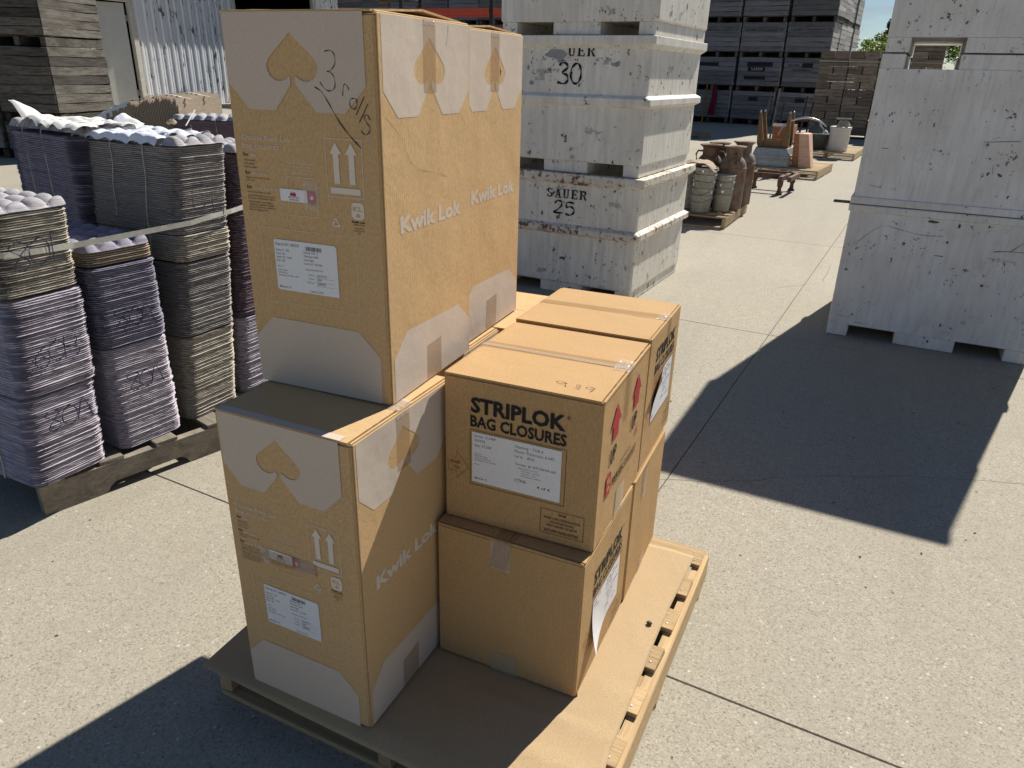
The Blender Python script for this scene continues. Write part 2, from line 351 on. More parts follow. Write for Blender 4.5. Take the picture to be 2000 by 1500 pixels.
# ------------------------------------------------------------------ ground: a sheet with concrete slabs on it
gm = MB(); gm.add([(-300, -300, -.02), (300, -300, -.02), (300, 400, -.02), (-300, 400, -.02)], [(0, 1, 2, 3)])
ground = gm.build('ground', JOINT, kind='structure')
SLAB = 3.276; GA = -.09; gx, gy = .68, .674
sm = MB(); sm.box(.0016, SLAB-.0016, .0016, SLAB-.0016, -.12, 0); sl0 = sm.build('concrete_slab', CONC, ground, bevel=.0025)
sl0.location = (gx, gy, 0); sl0.rotation_euler = (0, 0, GA)
ca, sa = math.cos(GA), math.sin(GA)
for i in range(-14, 6):
    for j in range(-3, 17):
        if i == 0 and j == 0: continue
        o = sl0.copy(); C.objects.link(o); a, b = i*SLAB, j*SLAB; o.location = (gx+ca*a-sa*b, gy+sa*a+ca*b, 0)
fs_ = MB()   # plain apron beyond the slabs
for (x0, x1, y0, y1) in ((-300, -75, -300, 400), (75, 300, -300, 400), (-75, 75, 75, 400), (-75, 75, -300, -60)):
    fs_.add([(x0, y0, -.012), (x1, y0, -.012), (x1, y1, -.012), (x0, y1, -.012)], [(0, 1, 2, 3)])
fs_.build('yard_ground', CONC, kind='structure')

# ------------------------------------------------------------------ boards and pallets
def unit_plank(seed, warp):
    rnd = random.Random(seed); m = MB(); m.box(-.5, .5, -.5, .5, -.5, .5); me = D.meshes.new('board'); me.from_pydata(m.v, [], m.f)
    bm = bmesh.new(); bm.from_mesh(me)
    bmesh.ops.subdivide_edges(bm, edges=[e for e in bm.edges if abs(e.verts[0].co.x-e.verts[1].co.x) > .5], cuts=3)
    for v in bm.verts:
        v.co.y += warp*math.sin(v.co.x*4+seed)*.5; v.co.z += warp*rnd.uniform(-.5, .5)*(.6+abs(v.co.x)); v.co.x += rnd.uniform(-.004, .004)
    long_ = [e for e in bm.edges if abs(e.verts[0].co.x-e.verts[1].co.x) > .1 and abs(abs(e.verts[0].co.y)-.5) < .2 and abs(abs(e.verts[0].co.z)-.5) < .2]
    bmesh.ops.bevel(bm, geom=long_, offset=.035, segments=1, affect='EDGES'); bm.to_mesh(me); bm.free(); me.materials.append(None); return me
UP = [unit_plank(i, .05) for i in range(4)]; UPW = [unit_plank(i+9, .16) for i in range(4)]
def board(name, parent, c, size, mat, ang=0, tilt=0, worn=False, roll=0):
    """size = (length, width, thickness) as (x, y, z) before turning by ang about z"""
    o = D.objects.new(name, random.choice(UPW if worn else UP)); C.objects.link(o); o.parent = parent
    o.location = c; o.scale = size; o.rotation_euler = (roll, tilt, ang); s_ = o.material_slots[0]; s_.link = 'OBJECT'; s_.material = mat; return o
H90 = math.pi/2
def notch_stringer(l, h, t, mat, parent, loc, name='stringer'):
    """runs along y; two rounded fork notches cut in its lower edge"""
    prof = [(0, 0)]
    for a in (.16, .60):
        n0, n1 = a*l, (a+.24)*l
        prof += [(n0, 0), (n0+.012, .022), (n0+.035, .038), (n1-.035, .038), (n1-.012, .022), (n1, 0)]
    prof += [(l, 0), (l, h), (0, h)]
    m = MB(); n = len(prof); tr = tessellate_polygon([[Vector((p[0], p[1], 0)) for p in prof]])
    m.add([(-t/2, p[0], p[1]) for p in prof]+[(t/2, p[0], p[1]) for p in prof], [tuple(q) for q in tr]+[tuple(i+n for i in q)[::-1] for q in tr]+[(i, (i+1) % n, (i+1) % n+n, i+n) for i in range(n)])
    o = m.build(name, mat, parent, loc=loc)
    bm = bmesh.new(); bm.from_mesh(o.data); bmesh.ops.recalc_face_normals(bm, faces=bm.faces); bm.to_mesh(o.data); bm.free(); return o
def pallet(label, loc, rz, w, l, nb, mat, smat, h=.121, group=None, notched=False, inset=.0, worn=False, name='wooden_pallet', bw=.09):
    t = thing(name, label, 'pallet', loc, rz, group); bt = .016; sh = h-2*bt
    for x in (.019, w/2, w-.019):
        if notched: notch_stringer(l, sh+bt, .04, smat, t, (x, 0, 0))
        else: board('stringer', t, (x, l/2, bt+sh/2), (l, .038, sh), smat, H90)
    for i in range(nb):
        y = bw/2+(l-bw)*i/(nb-1); board('deck_board', t, ((w-inset)/2, y, h-bt/2), (w-inset, bw, bt), mat, 0, 0, worn)
    if not notched:
        for y in (.05, l/2, l-.05): board('bottom_board', t, (w/2, y, bt/2), (w, .10, bt), mat, 0)
    return t

main_p = pallet('pale pine pallet under the flattened cardboard and the carton stack', (-.0704, .0673, 0), -.0453, 1.069, 1.1006, 7, W_PAL, W_PAL, inset=.013)
nl = MB()
for i in range(7):
    y = .045+(1.1006-.09)*i/6
    for dx in (.035, .045):
        nl.lathe([(0, .0018), (.0028, .0015), (.0036, 0)], 8, (1.069-dx, y+(-.022 if dx == .035 else .02), .1212))
nl.build('nail_heads', GALV, main_p, kind='stuff')
# flattened sheet on the pallet
def sheet_z(x, y):
    z = .1235
    if x > .86 or y < .27:
        k = min(1, max(0, (x-.86)/.06)) if y >= .27 else 1.
        for yc, a in ((.40, .0015), (.255, .002), (.13, .003), (-.01, .003)):
            z += k*a*math.exp(-((y-yc+.08*(x-.9))/.028)**2)*min(1, max(0, (x-.55)/.25))
        z += k*.002*(1+mnoise.noise((x*6, y*6, 0)))*min(1, max(0, (x-.5)/.2))
    if y < .062 and x < .95: z -= .55*(max(0, .062-y))**1.3*min(1, (x+.1)*3)
    return z
sh = MB()
def shf(u, v):
    xr = .9976+.0453*(v*1.1)-.043+.024*max(0, 1-v/.22)**.8+.004*math.sin(v*7)
    x = -.082+u*(xr+.082); y = .030+v*1.082-.045*(x+.08)
    return (x, y, sheet_z(x, y))
sh.grid(shf, 90, 90)
sheet = sh.build('cardboard_sheet', KR3, smooth=True, solid=-.0025); tag(sheet, 'flattened brown cardboard sheet covering the pallet under the cartons', 'cardboard sheet')

m = MB()
for yc, xa, xb in ((.46, .858, .95), (.335, .87, .955), (.215, .80, .95), (.10, .70, .94), (.70, .90, .96), (.02, .6, .93)):
    P = [(xa+(xb-xa)*i/16, yc-.08*((xa+(xb-xa)*i/16)-.9)+.004*mnoise.noise((i*.5, yc*9, 1))) for i in range(17)]; vs_ = []
    for i, (x, y) in enumerate(P): h = .0011*math.sin(3.1416*(i+.3)/17); vs_ += [(x, y-h, sheet_z(x, y-h)+.0004), (x, y+h, sheet_z(x, y+h)+.0004)]
    m.add(vs_, [(2*i, 2*i+2, 2*i+3, 2*i+1) for i in range(16)])
m.build('crease', KREDGE, sheet, kind='stuff')

# ------------------------------------------------------------------ cartons
def carton(name, label, box, kr, axis='X', side_panel=False, group=None, lift=0., flapgap=.0012):
    x0, x1, y0, y1, z0, z1, a = box; w_, d_, h_ = x1-x0, y1-y0, z1-z0
    t = thing(name, label, 'carton', (x1-w_*math.cos(a), y0-w_*math.sin(a), z0), a, group); ft = .004
    b = MB(); b.box(0, w_, 0, d_, 0, h_-ft)
    body = b.build('carton_body', kr, t, bevel=.0042, seg=3); rc = random.Random(int(x0*1e4+z0*1e3))
    for cx in (0, w_):
        for cy in (0, d_):
            for cz in (0, h_-ft):
                k = rc.uniform(.0, .0035)
                for v in body.data.vertices:
                    if abs(v.co.x-cx) < .007 and abs(v.co.y-cy) < .007 and abs(v.co.z-cz) < .007: v.co += (Vector((w_/2, d_/2, h_/2))-Vector((cx, cy, cz))).normalized()*k
    r = MB()
    if axis == 'X': r.box(0.0003, .0052, .003, d_-.003, h_-ft-.004, h_-.0006); r.build('fold_edge', kr, t, bevel=.0014); r = MB(); r.box(w_-.0052, w_-.0003, .003, d_-.003, h_-ft-.004, h_-.0006)
    else: r.box(.003, w_-.003, 0.0003, .0052, h_-ft-.004, h_-.0006); r.build('fold_edge', kr, t, bevel=.0014); r = MB(); r.box(.003, w_-.003, d_-.0052, d_-.0003, h_-ft-.004, h_-.0006)
    r.build('fold_edge', kr, t, bevel=.0014)
    for k in (0, 1):
        f = MB()
        if axis == 'X':
            n = 14
            y_a, y_b = (.0008, d_/2-flapgap) if k == 0 else (d_/2+flapgap, d_-.0008)
            def fn(u, v, top):
                x = .0080+u*(w_-.0160); y = y_a+(y_b-y_a)*v; q = (v if k == 0 else 1-v)
                wig = .0012*mnoise.noise((x*14+k*7, y*9, z1)); edge = .0015*mnoise.noise((x*60, k*5., 3.))*(1 if (v > .9 if k == 0 else v < .1) else 0)
                return (x+(.0012*mnoise.noise((y*70, u*9, 5.)) if u in (0, 1) else 0), y+edge, h_-ft+.0003+lift*q+abs(wig)*(q > .15)+(ft if top else 0))
        else:
            x_a, x_b = (.0008, w_/2-flapgap) if k == 0 else (w_/2+flapgap, w_-.0008); n = 14
            def fn(u, v, top):
                y = .0080+u*(d_-.0160); x = x_a+(x_b-x_a)*v; q = (v if k == 0 else 1-v)
                return (x, y, h_-ft+.0003+lift*q+abs(.0012*mnoise.noise((x*14+k*7, y*9, z1)))*(q > .15)+(ft if top else 0))
        N = n
        top = [fn(i/(N-1), j/(N-1), 1) for j in range(N) for i in range(N)]; bot = [fn(i/(N-1), j/(N-1), 0) for j in range(N) for i in range(N)]
        fs = []
        for j in range(N-1):
            for i in range(N-1):
                q = (j*N+i, j*N+i+1, (j+1)*N+i+1, (j+1)*N+i)
                if axis != 'X': q = q[::-1]
                fs.append(q); fs.append(tuple(x+N*N for x in q[::-1]))
        ring = [i for i in range(N)]+[(j+1)*N-1 for j in range(1, N)]+[(N-1)*N+i for i in range(N-2, -1, -1)]+[j*N for j in range(N-2, 0, -1)]
        for i in range(len(ring)):
            a_, b_ = ring[i], ring[(i+1) % len(ring)]; q = (a_+N*N, b_+N*N, b_, a_); fs.append(q if axis == 'X' else q[::-1])
        f.add(top+bot, fs); f.build('top_flap', kr, t)
    off = 0
    if side_panel:
        p = MB(); p.box(w_+.0002, w_+.0032, .0045, d_-.001, .0025, h_-.0045); p.build('side_panel', kr, t, bevel=.0012); off = .0032
        e = MB(); n = 150
        for i in range(n):
            z = .004+(h_-.012)*i/n; e.box(w_+.0004, w_+.0030+random.uniform(-.0003, .0007), .0036, .0046, z, z+(h_-.012)/n*.55)
        e.build('corrugated_edge', KREDGE, t, kind='stuff')
    return dict(t=t, w=w_, d=d_, h=h_, F=Face((0, 0, 0), (1, 0, 0), (0, 0, 1), .0002, .25), R=Face((w_, 0, 0), (0, 1, 0), (0, 0, 1), off+.0002, .25), T=Face((0, 0, h_), (1, 0, 0), (0, 1, 0), .0012, .25))
def tape_strip(c, F, pts, mat=None, name='tape_strip', off=.0020): m = MB(); poly(m, F, pts, off); return m.build(name, mat or TAPE, c['t'])
def crumple(c, F, u0, v0, u1, v1, seed, mat=None, amp=.004, name='tape_wrinkle'):
    m = MB(); n = 12
    m.grid(lambda a, b: F.pt(u0+(u1-u0)*a, v0+(v1-v0)*b, .003+3*amp*abs(mnoise.noise((a*5+seed, b*5, seed)))), n, n); return m.build(name, mat or FILM, c['t'])

def spade_panel(mb, F, c, cv, kx, L_, R_, top, base_v, ky=1, m=0):
    """pale top panel with the spade cut out of it; c, cv = centre of the spade"""
    half = [(0, .054), (.010, .0450), (.022, .0345), (.036, .0235), (.047, .0140), (.0555, .006), (.0595, -.003), (.0588, -.0125), (.054, -.0215), (.046, -.0283), (.036, -.0318), (.026, -.0315), (.016, -.028), (.0075, -.0225), (.0062, -.024)]
    stem = [(.0056, -.030), (.0062, -.038), (.0105, -.0435)]
    P = [(L_, top), (L_, base_v+.049), (L_+.046*kx, base_v), (c-.047*kx, base_v)]
    P += [(c-x*kx, cv+y*ky) for x, y in stem[::-1]]+[(c-x*kx, cv+y*ky) for x, y in half[::-1]][:-1]
    P += [(c+x*kx, cv+y*ky) for x, y in half]+[(c+x*kx, cv+y*ky) for x, y in stem]
    P += [(c+.050*kx, base_v), (R_-.049*kx, base_v), (R_, base_v+.049), (R_, top)]
    poly(mb, F, P, .0007, m)
def mini_spade(mb, F, u, v, s, off, m=0):
    half = [(0, .054), (.022, .0345), (.047, .0140), (.0595, -.003), (.054, -.0215), (.036, -.0318), (.016, -.028), (.0075, -.0225), (.010, -.045)]
    poly(mb, F, [(u-x*s, v+y*s) for x, y in half[::-1]][:-1]+[(u+x*s, v+y*s) for x, y in half], off, m)
def up_arrow(mb, F, u, v0, v1, wd, hd, hl, off, m=0):
    poly(mb, F, [(u-wd/2, v0), (u+wd/2, v0), (u+wd/2, v1-hl), (u+hd/2, v1-hl), (u, v1), (u-hd/2, v1-hl), (u-wd/2, v1-hl)], off, m)
def recycle(mb, F, u, v, s, off):
    for k in range(3):
        a = math.radians(90+120*k); ca_, sa_ = math.cos(a-H90), math.sin(a-H90)
        for P in ([(-.34, .30), (-.16, .62), (.16, .62), (.36, .26), (.14, .14), (.02, .36), (-.10, .42), (-.18, .20)], [(.06, .02), (.52, .02), (.30, .40)] if k < 3 else []):
            poly(mb, F, [(u+s*(x*ca_-y*sa_), v+s*(x*sa_+y*ca_)) for x, y in P][::-1] if False else [(u+s*(x*ca_-y*sa_), v+s*(x*sa_+y*ca_)) for x, y in P], off)
def kwik_front(c, carton_no, hand1, du=0, dv=0, sticker_tape=False):
    F = Face((du, 0, dv), (1, 0, 0), (0, 0, 1), .0002, .25); t = c['t']; h_ = c['h']-dv
    m = MB(); spade_panel(m, F, .166, h_-.0925, 1, .008, .331, h_-.003, h_-.179)
    m.build('printed_panel', INKW, t); m = MB(); poly(m, F, [(.006, .003), (.334, .003), (.335, .110), (.282, .162), (.055, .164), (.005, .112)], .0007)
    m.build('printed_panel', INKW, t)
    p = MB(); y = h_-.781
    text(p, F, 'Choose Kwik Lok', .025, y+.543, .0108, .0010, .123); text(p, F, 'bag closures', .0255, y+.527, .0108, .0010, .091)
    k = MB()
    for s_, s2, v, wd in (('for', 'life', .5095, .016), ('for', 'people', .4735, .036), ('for', 'your business', .4435, .071)):
        text(k, F, s_, .0235, y+v, .0082, .0010, .0135, .008); text(p, F, s2, .041, y+v, .0082, .0010, wd)
    lines = [('100% traceable', .5005), ('100% reusable', .4935), ('100% recyclable', .4865), ('Easiest closure system to open', .4655), ('and reseal', .4600), ('Easy and inexpensive to apply', .4360), ('Enhanced branding, cross-promotion', .4285), ('and social responsibility efforts', .4230), ('Global Supplier to any industry', .4155), ('requiring a sealable/re-sealable', .4100), ('product-from food to healthcare to', .4045), ('high technology and more', .3990)]
    for s_, v in lines: text(k, F, s_, .0245, y+v, .0036, .0010, len(s_)*.00205)
    for i, s_ in enumerate(('NOTICE', 'Closures are not guaranteed beyond', 'one year from date of manufacture,', 'and must be stored at a temperature', 'between 50F and 100F.')): text(p, F, s_, .1645, y+.5095-.0062*i-(.002 if i else 0), .0034, .0010, len(s_)*.0020, 0, 0, True)
    frame(p, F, .229, y+.444, .315, y+.556, .0012, .0010); frame(p, F, .128, y+.397, .202, y+.476, .0009, .0010)
    for u in (.2535, .2895): up_arrow(p, F, u, y+.470, y+.549, .0135, .0275, .022, .0010)
    rect(p, F, .2365, y+.4505, .307, y+.4625, .0010)
    recycle(p, F, .2435, y+.3905, .0165, .0010)
    frame(p, F, .047, y+.2015, .289, y+.366, .0008, .0010)
    K = [(.283, .4085), (.290, .402), (.306, .402), (.313, .4085), (.313, .430), (.308, .436), (.288, .436), (.283, .430)]
    poly(p, F, [(a, y+b) for a, b in K], .0010)
    text(k, F, 'Kwik Lok', .2825, y+.3955, .0042, .0010, .031, .03); text(k, F, 'CORPORATION', .284, y+.3903, .0030, .0010, .028)
    text(k, F, 'Yakima, WA', .298, y+.3835, .0030, .0010, None, 0, 0, True); text(k, F, 'New Haven, IN', .298, y+.3785, .0030, .0010, None, 0, 0, True); text(k, F, 'USA', .298, y+.3735, .0030, .0010, None, 0, 0, True)
    p.build('pale_printing', INKW2, t); k.build('black_printing', INKK, t)
    q = MB(); text(q, F, 'KL', .298, y+.4190, .0098, .0014, .022, .03, 0, True); mini_spade(q, F, .298, y+.4105, .10, .0014); q.build('logo_cutout', KR1, t)
    # shipping label
    l = MB(); L0, L1, B0, B1 = .0795, .2395, y+.2315, y+.3425
    poly(l, F, [(L0+.004, B0), (L1-.001, B0), (L1, B0+.003), (L1, B1-.004), (L1-.004, B1), (L0+.002, B1), (L0, B1-.004), (L0, B0+.004)], .0012)
    lab = l.build('shipping_label', LABEL, t); x = MB(); o_ = .0017
    text(x, F, 'Order #: SOY - 0072729', L0+.003, B1-.0125, .0062, o_, .062, .006)
    for i, s_ in enumerate(('Series: P - 350', 'Color: Red', 'Label: CLY - 0144', 'Pack: 128')): text(x, F, s_, L0+.004, B1-.0245-.0076*i, .0046, o_, len(s_)*.0023, .004)
    for i, s_ in enumerate(('Opening: TGR - 3', 'Thickness: 0.045', 'Hand: Right', 'Lot #: KLY - 0173390')): text(x, F, s_, L0+.0755, B1-.0235-.0080*i, .0046, o_, len(s_)*.0023, .004)
    for i, s_ in enumerate(('Ship To:', 'Sauer Orchards', '44410 16th Ave', 'Bloomingdale, MI  49026 - 9795')): text(x, F, s_, L0+.005, B1-.0595-.006*i-(.002 if i else 0), .0034, o_, len(s_)*.0017)
    text(x, F, 'Shipping PO#: JANETTE1424', L0+.078, B1-.0595, .0036, o_, .045)
    for i, s_ in enumerate(('Run Date:', 'Operator:', 'Roll Number:')):
        text(x, F, s_, L0+.099-.0016*len(s_), B1-.0705-.0085*i, .0034, o_, len(s_)*.0016); rect(x, F, L0+.102, B1-.0745-.0088*i, L0+.149, B1-.0741-.0088*i, o_)
    text(x, F, 'Machine: 27', L0+.006, B0+.0055, .0048, o_, .030, .004); text(x, F, 'Carton: %s of 8' % carton_no, L0+.085, B0+.0035, .0048, o_, .034, .004)
    rr = random.Random(3); u = L0+.082
    while u < L0+.122: wd = rr.choice((.0004, .0007, .0010)); rect(x, F, u, B1-.0175, u+wd, B1-.0085, o_); u += wd+rr.choice((.0004, .0006, .0009))
    for i, s_ in enumerate(hand1): text(x, F, s_, L0+.106, B1-.0722-.0088*i, .0058, o_, len(s_)*.0036, 0, .03)
    x.build('label_lettering', INKK, lab)
    # small brand sticker with a pink tab
    s_ = MB(); ang = -.005
    rect(s_, F, .1095, y+.4255, .1775, y+.4505, .0020, 0); st = s_.build('brand_sticker', LABEL2, t)
    pk = MB(); poly(pk, F, [(.1775, y+.4245), (.197, y+.4240), (.1985, y+.445), (.195, y+.4495), (.1775, y+.4505)], .0022); pk.build('pink_tab', PINK, st)
    a_ = MB(); text(a_, F, 'MICHIGAN', .1430, y+.4325, .0036, .0024, .0255, .004, 0, True); text(a_, F, 'APPLES', .1435, y+.4275, .0036, .0024, .0255, .004, 0, True); a_.build('sticker_lettering', INKK, st)
    a_ = MB()
    for dx, r in ((-.004, .0036), (.003, .0042)): poly(a_, F, [(.1425+dx+r*1.1*math.cos(i*.5236), y+.4400+r*math.sin(i*.5236)) for i in range(12)], .0024)
    stroke(a_, F, [(.135, y+.4385), (.140, y+.4455), (.147, y+.4440)], .0010, .0024); a_.build('apple_mark', INKR, st)
    b_ = MB(); poly(b_, F, [(.1885+.0042*math.cos(i*.5236), y+.4365+.0042*math.sin(i*.5236)) for i in range(12)], .0026); stroke(b_, F, [(.1885, y+.4400), (.1900, y+.4425)], .0010, .0026); b_.build('tab_mark', LABEL2, st)
    if sticker_tape:
        tape_strip(c, F, [(.088, y+.425), (.100, y+.446), (.245, y+.452), (.248, y+.420), (.105, y+.409)], TAPE, 'clear_tape', .0030); crumple(c, F, .083, y+.408, .112, y+.455, 4, FILM, .006); crumple(c, F, .185, y+.418, .240, y+.452, 9, FILM, .004)
    else:
        crumple(c, F, .170, y+.412, .206, y+.470, 2, FILM, .004)
        sc = MB(); stroke(sc, F, [(.140, y+.470), (.144, y+.440), (.152, y+.419)], .0010, .0014); stroke(sc, F, [(.176, y+.420), (.190, y+.4215), (.206, y+.412)], .0018, .0026); sc.build('scuff_marks', INKW, t)
def kwik_side(c, cu, kx, L_, R_, text_tape=.0, low=True, words=(.058, .318, .362), inkm=INKW):
    F = c['R']; t = c['t']; h_ = c['h']; m = MB()
    spade_panel(m, F, cu, h_-.0925, kx, L_, R_, h_-.0055, h_-.186, 1.02)
    m.build('printed_panel', INKW, t); m = MB()
    if low: poly(m, F, [(L_, .004), (R_, .004), (R_, .096), (R_-.062, .147), (L_+.056, .154), (L_, .104)], .0007)
    m.build('printed_panel', INKW, t); p = MB(); text(p, F, 'Kwik Lok', words[0], words[2]+.004, .034, .0010, words[1]-words[0], .04); p.build('pale_printing', inkm, t)
    tape_strip(c, F, [(cu-.027, h_-.142), (cu+.027, h_-.142), (cu+.027, h_-.003), (cu-.026, h_-.003)]); crumple(c, F, cu-.024, h_-.014, cu+.024, h_-.004, cu*50, FILM, .003)
    tape_strip(c, F, [(cu-.040, .002), (cu+.032, .002), (cu+.033, .094), (cu-.038, .090)], TAPE)

KA = (.054, .409, .2277, .6186, .892, 1.673, .0183)
cA = carton('tall_carton', 'tall brown carton with handwritten "3 rolls", top of the front stack', KA, KR1, side_panel=True, group='tall cartons with the pale spade print', lift=.013)
kwik_front(cA, '3', ('10/4/21', '394', '208905'))
kwik_side(cA, .199, 1.1, .016, .385, words=(.060, .342, .366))
m = MB(); F = cA['F']
three = [(.244, .7105), (.256, .7125), (.2655, .706), (.266, .690), (.2555, .678), (.2475, .676), (.256, .674), (.263, .664), (.262, .648), (.2515, .642), (.240, .645), (.229, .657)]
stroke(m, F, three, .0022, .0013)
stroke(m, F, [(.279, .634), (.281, .647), (.2845, .655), (.291, .651), (.294, .644)], .0020, .0013)
stroke(m, F, [(.304, .630), (.2965, .629), (.294, .618), (.302, .611), (.309, .617), (.309, .628), (.303, .631)], .0020, .0013)
stroke(m, F, [(.3265, .634), (.3065, .601)], .0018, .0013, False); stroke(m, F, [(.334, .622), (.313, .588)], .0018, .0013, False)
stroke(m, F, [(.337, .593), (.331, .602), (.324, .598), (.329, .588), (.336, .579), (.332, .569), (.323, .5665), (.315, .574)], .0018, .0013)
m.build('handwriting', MARK, cA['t'])
m = MB(); stroke(m, F, [(.216, .648), (.231, .640), (.248, .617), (.265, .590), (.285, .567), (.304, .549), (.314, .541)], .0026, .0013); m.build('pen_swoosh', PEN, cA['t'])
m = MB(); F = cA['R']; stroke(m, F, [(.020, .600), (.075, .560), (.110, .510), (.150, .490), (.210, .478), (.275, .462)], .0011, .0010)
m.build('crease', KR2, cA['t'])
m = MB(); stroke(m, F, [(.283, .772), (.280, .752), (.272, .730)], .0012, .0012); m.build('scuff_marks', PEN, cA['t'])
K2 = (.019, .374, .6230, 1.012, .892, 1.670, .0183)
cA2 = carton('tall_carton', 'tall brown carton right behind the one marked "3 rolls"', K2, KR1, side_panel=True, group='tall cartons with the pale spade print', lift=.010)
kwik_side(cA2, .199, 1.05, .016, .382, words=(.060, .346, .366))
m = MB(); poly(m, cA2['R'], [(.232, .700), (.236, .688), (.240, .684), (.236, .680), (.231, .668), (.233, .682)], .0012); m.build('puncture', PEN, cA2['t'])
KB = (.0677, .4309, .042, .432, .1275, .8915, -.028)
cB = carton('tall_carton', 'tall brown carton with taped brand sticker, bottom of the front stack', KB, KR1, side_panel=True, group='tall cartons with the pale spade print', lift=.0)
kwik_front(cB, '4', ('10/4/21', '394', '208900'), .002, -.017, True)
kwik_side(cB, .182, 1.05, .012, .372, words=(.054, .322, .368), inkm=INKS)
tape_strip(cB, cB['T'], [(.0, .175), (cB['w'], .172), (cB['w'], .224), (.0, .226)]); crumple(cB, cB['T'], .335, .17, .364, .23, 5, FILM, .004)
m = MB(); rect(m, cB['T'], .008, .0005, .338, .022, .0006); m.build('printed_fold', INKW, cB['t'])
for y0, lab in ((.437, 'tall brown carton standing second from the front in the bottom row'), (.833, 'tall brown carton with sunlit empty top at the back of the bottom row')):
    k = (.015, .392, y0+.0, y0+.39, .1275, .8905, 0.) if y0 < .5 else (.063, .440, y0+.0, y0+.375, .1275, .8905, 0.)
    c = carton('tall_carton', lab, k, KR1, side_panel=True, group='tall cartons with the pale spade print'); kwik_side(c, .190, 1.05, .014, .378)
cAs = (cA, cA2)

def striplok(c, F, du=0, dv=0, wear=False, curl=False):
    t = c['t']; k = MB()
    text(k, F, 'STRIPLOK', du+.072, dv+.306, .0375, .0008, .236, .035)
    text(k, F, 'BAG CLOSURES', du+.071, dv+.268, .0290, .0008, .241, .026)
    text(k, F, '®', du+.310, dv+.335, .009, .0008, .009)
    frame(k, F, du+.070, dv+.110, du+.314, dv+.259, .0011, .0008)
    frame(k, F, du+.257, dv+.027, du+.366, dv+.093, .0010, .0008)
    for i, (s_, wd) in enumerate((('FROM', .019), ('KWIK LOK CORPORATION', .090), ('1222 RYAN ROAD', .060), ('NEW HAVEN, IN 46774', .076), ('RETURN REQUESTED', .086))):
        text(k, F, s_, du+.3115, dv+(.081, .068, .058, .048, .033)[i], .0055 if i < 4 else .0062, .0008, wd, .014, 0, True)
    k.build('black_printing', INKK, t)
    r = MB(); a = [(.011, .136), (.034, .136), (.034, .117), (.067, .154), (.034, .190), (.034, .173), (.011, .173)]
    stroke(r, F, [(du+x, dv+y) for x, y in a+[a[0]]], .0014, .0008, False); text(r, F, 'SHIP', du+.0165, dv+.157, .0082, .0008, .028, .02); text(r, F, 'TO', du+.025, dv+.142, .0082, .0008, .016, .02); r.build('red_printing', INKO, t)
    l = MB()
    if curl:
        def fn(u, v):
            x, y = du+.0765+.226*u, dv+.1165+.1365*v; cz = 0.
            q = max(0, 1-(u*1.6+v*1.1)) if curl == 1 else max(0, 1-(u*1.5+(1-v)*1.0)); cz = .088*q*q
            return F.pt(x-(0.010*q if curl == 1 else 0), y-(.020*q if curl == 1 else 0), .0014+cz)
        l.grid(fn, 14, 14)
    else: poly(l, F, [(du+.076, dv+.1195), (du+.303, dv+.118), (du+.3025, dv+.2535), (du+.0755, dv+.2535)], .0012)
    lab = l.build('shipping_label', LABEL2, t); x = MB(); o_ = .0019 if curl else .0017
    for i, (s_, wd) in enumerate((('Series:  K-NRP', .056), ('WHITE', .028), ('Qty: 37,500', .044))): text(x, F, s_, du+.082+(.012 if curl == 2 else 0), dv+.2415-.0125*i, .0072, o_, wd)
    for i, (s_, wd) in enumerate((('Opening:   TGR-3', .071), ('Plastic Thickness: 0.045', .098), ('Lot #:    8536', .050))): text(x, F, s_, du+.1865, dv+.2370-.0125*i, .0072, o_, wd)
    for i, s_ in enumerate(('Ship To:', 'SAUER ORCHARDS', '44410 16TH AVENUE', 'BLOOMINGDALE, MI  49026', '', 'PO #:')): text(x, F, s_, du+.082, dv+.196-.0058*i, .0034, o_, max(.001, len(s_)*.0025)) if s_ else None
    text(x, F, 'Order #: 0710939-00', du+.188, dv+.192, .0062, o_, .102, .004)
    for i, s_ in enumerate(('Billing PO #: 6150', 'Run Date:  10/7/20', 'Operator:  376', 'Roll Number: 208931')): text(x, F, s_, du+.198+.006*(i > 0), dv+.1835-.0066*i, .0034, o_, len(s_)*.0026)
    text(x, F, 'CTNS:', du+.188, dv+.1475, .0078, o_, .031, .01); text(x, F, '4 of 4', du+.245, dv+.1415, .0070, o_, .032, .008); text(x, F, 'MACH: 9', du+.083+(.02 if curl == 1 else 0), dv+.1275+(.012 if curl == 1 else 0), .0062, o_, .032, .006)
    x.build('label_lettering', INKK, lab)
GR = 'square cartons of bag closures'
cE = carton('square_carton', 'square brown carton with curling white label on its side, under the one facing the camera', (.452, .8445, .335, .7377, .1275, .5355, -.022), KR2, axis='Y', group=GR)
striplok(cE, cE['R'], .018, -.020, curl=1)
tape_strip(cE, cE['F'], [(.147, .322), (.195, .322), (.209, .4065), (.163, .4065)]); crumple(cE, cE['F'], .150, .322, .205, .404, 7, FILM, .004)
tape_strip(cE, cE['F'], [(.156, .001), (.231, .001), (.231, .058), (.158, .062)], TAPE2, 'paper_tape')
tape_strip(cE, cE['T'], [(.160, 0), (.212, 0), (.212, .40), (.160, .40)])
cF = carton('square_carton', 'square brown carton at the back of the bottom row, taped on its sunny side', (.462, .8555, .745, 1.117, .1275, .537, -.005), KR2, group=GR)
tape_strip(cF, cF['R'], [(.100, .300), (.140, .300), (.148, .406), (.098, .406)]); tape_strip(cF, cF['R'], [(.16, .002), (.215, .002), (.215, .05), (.16, .05)], TAPE2, 'paper_tape'); crumple(cF, cF['R'], .1, .30, .14, .40, 11, FILM, .004)
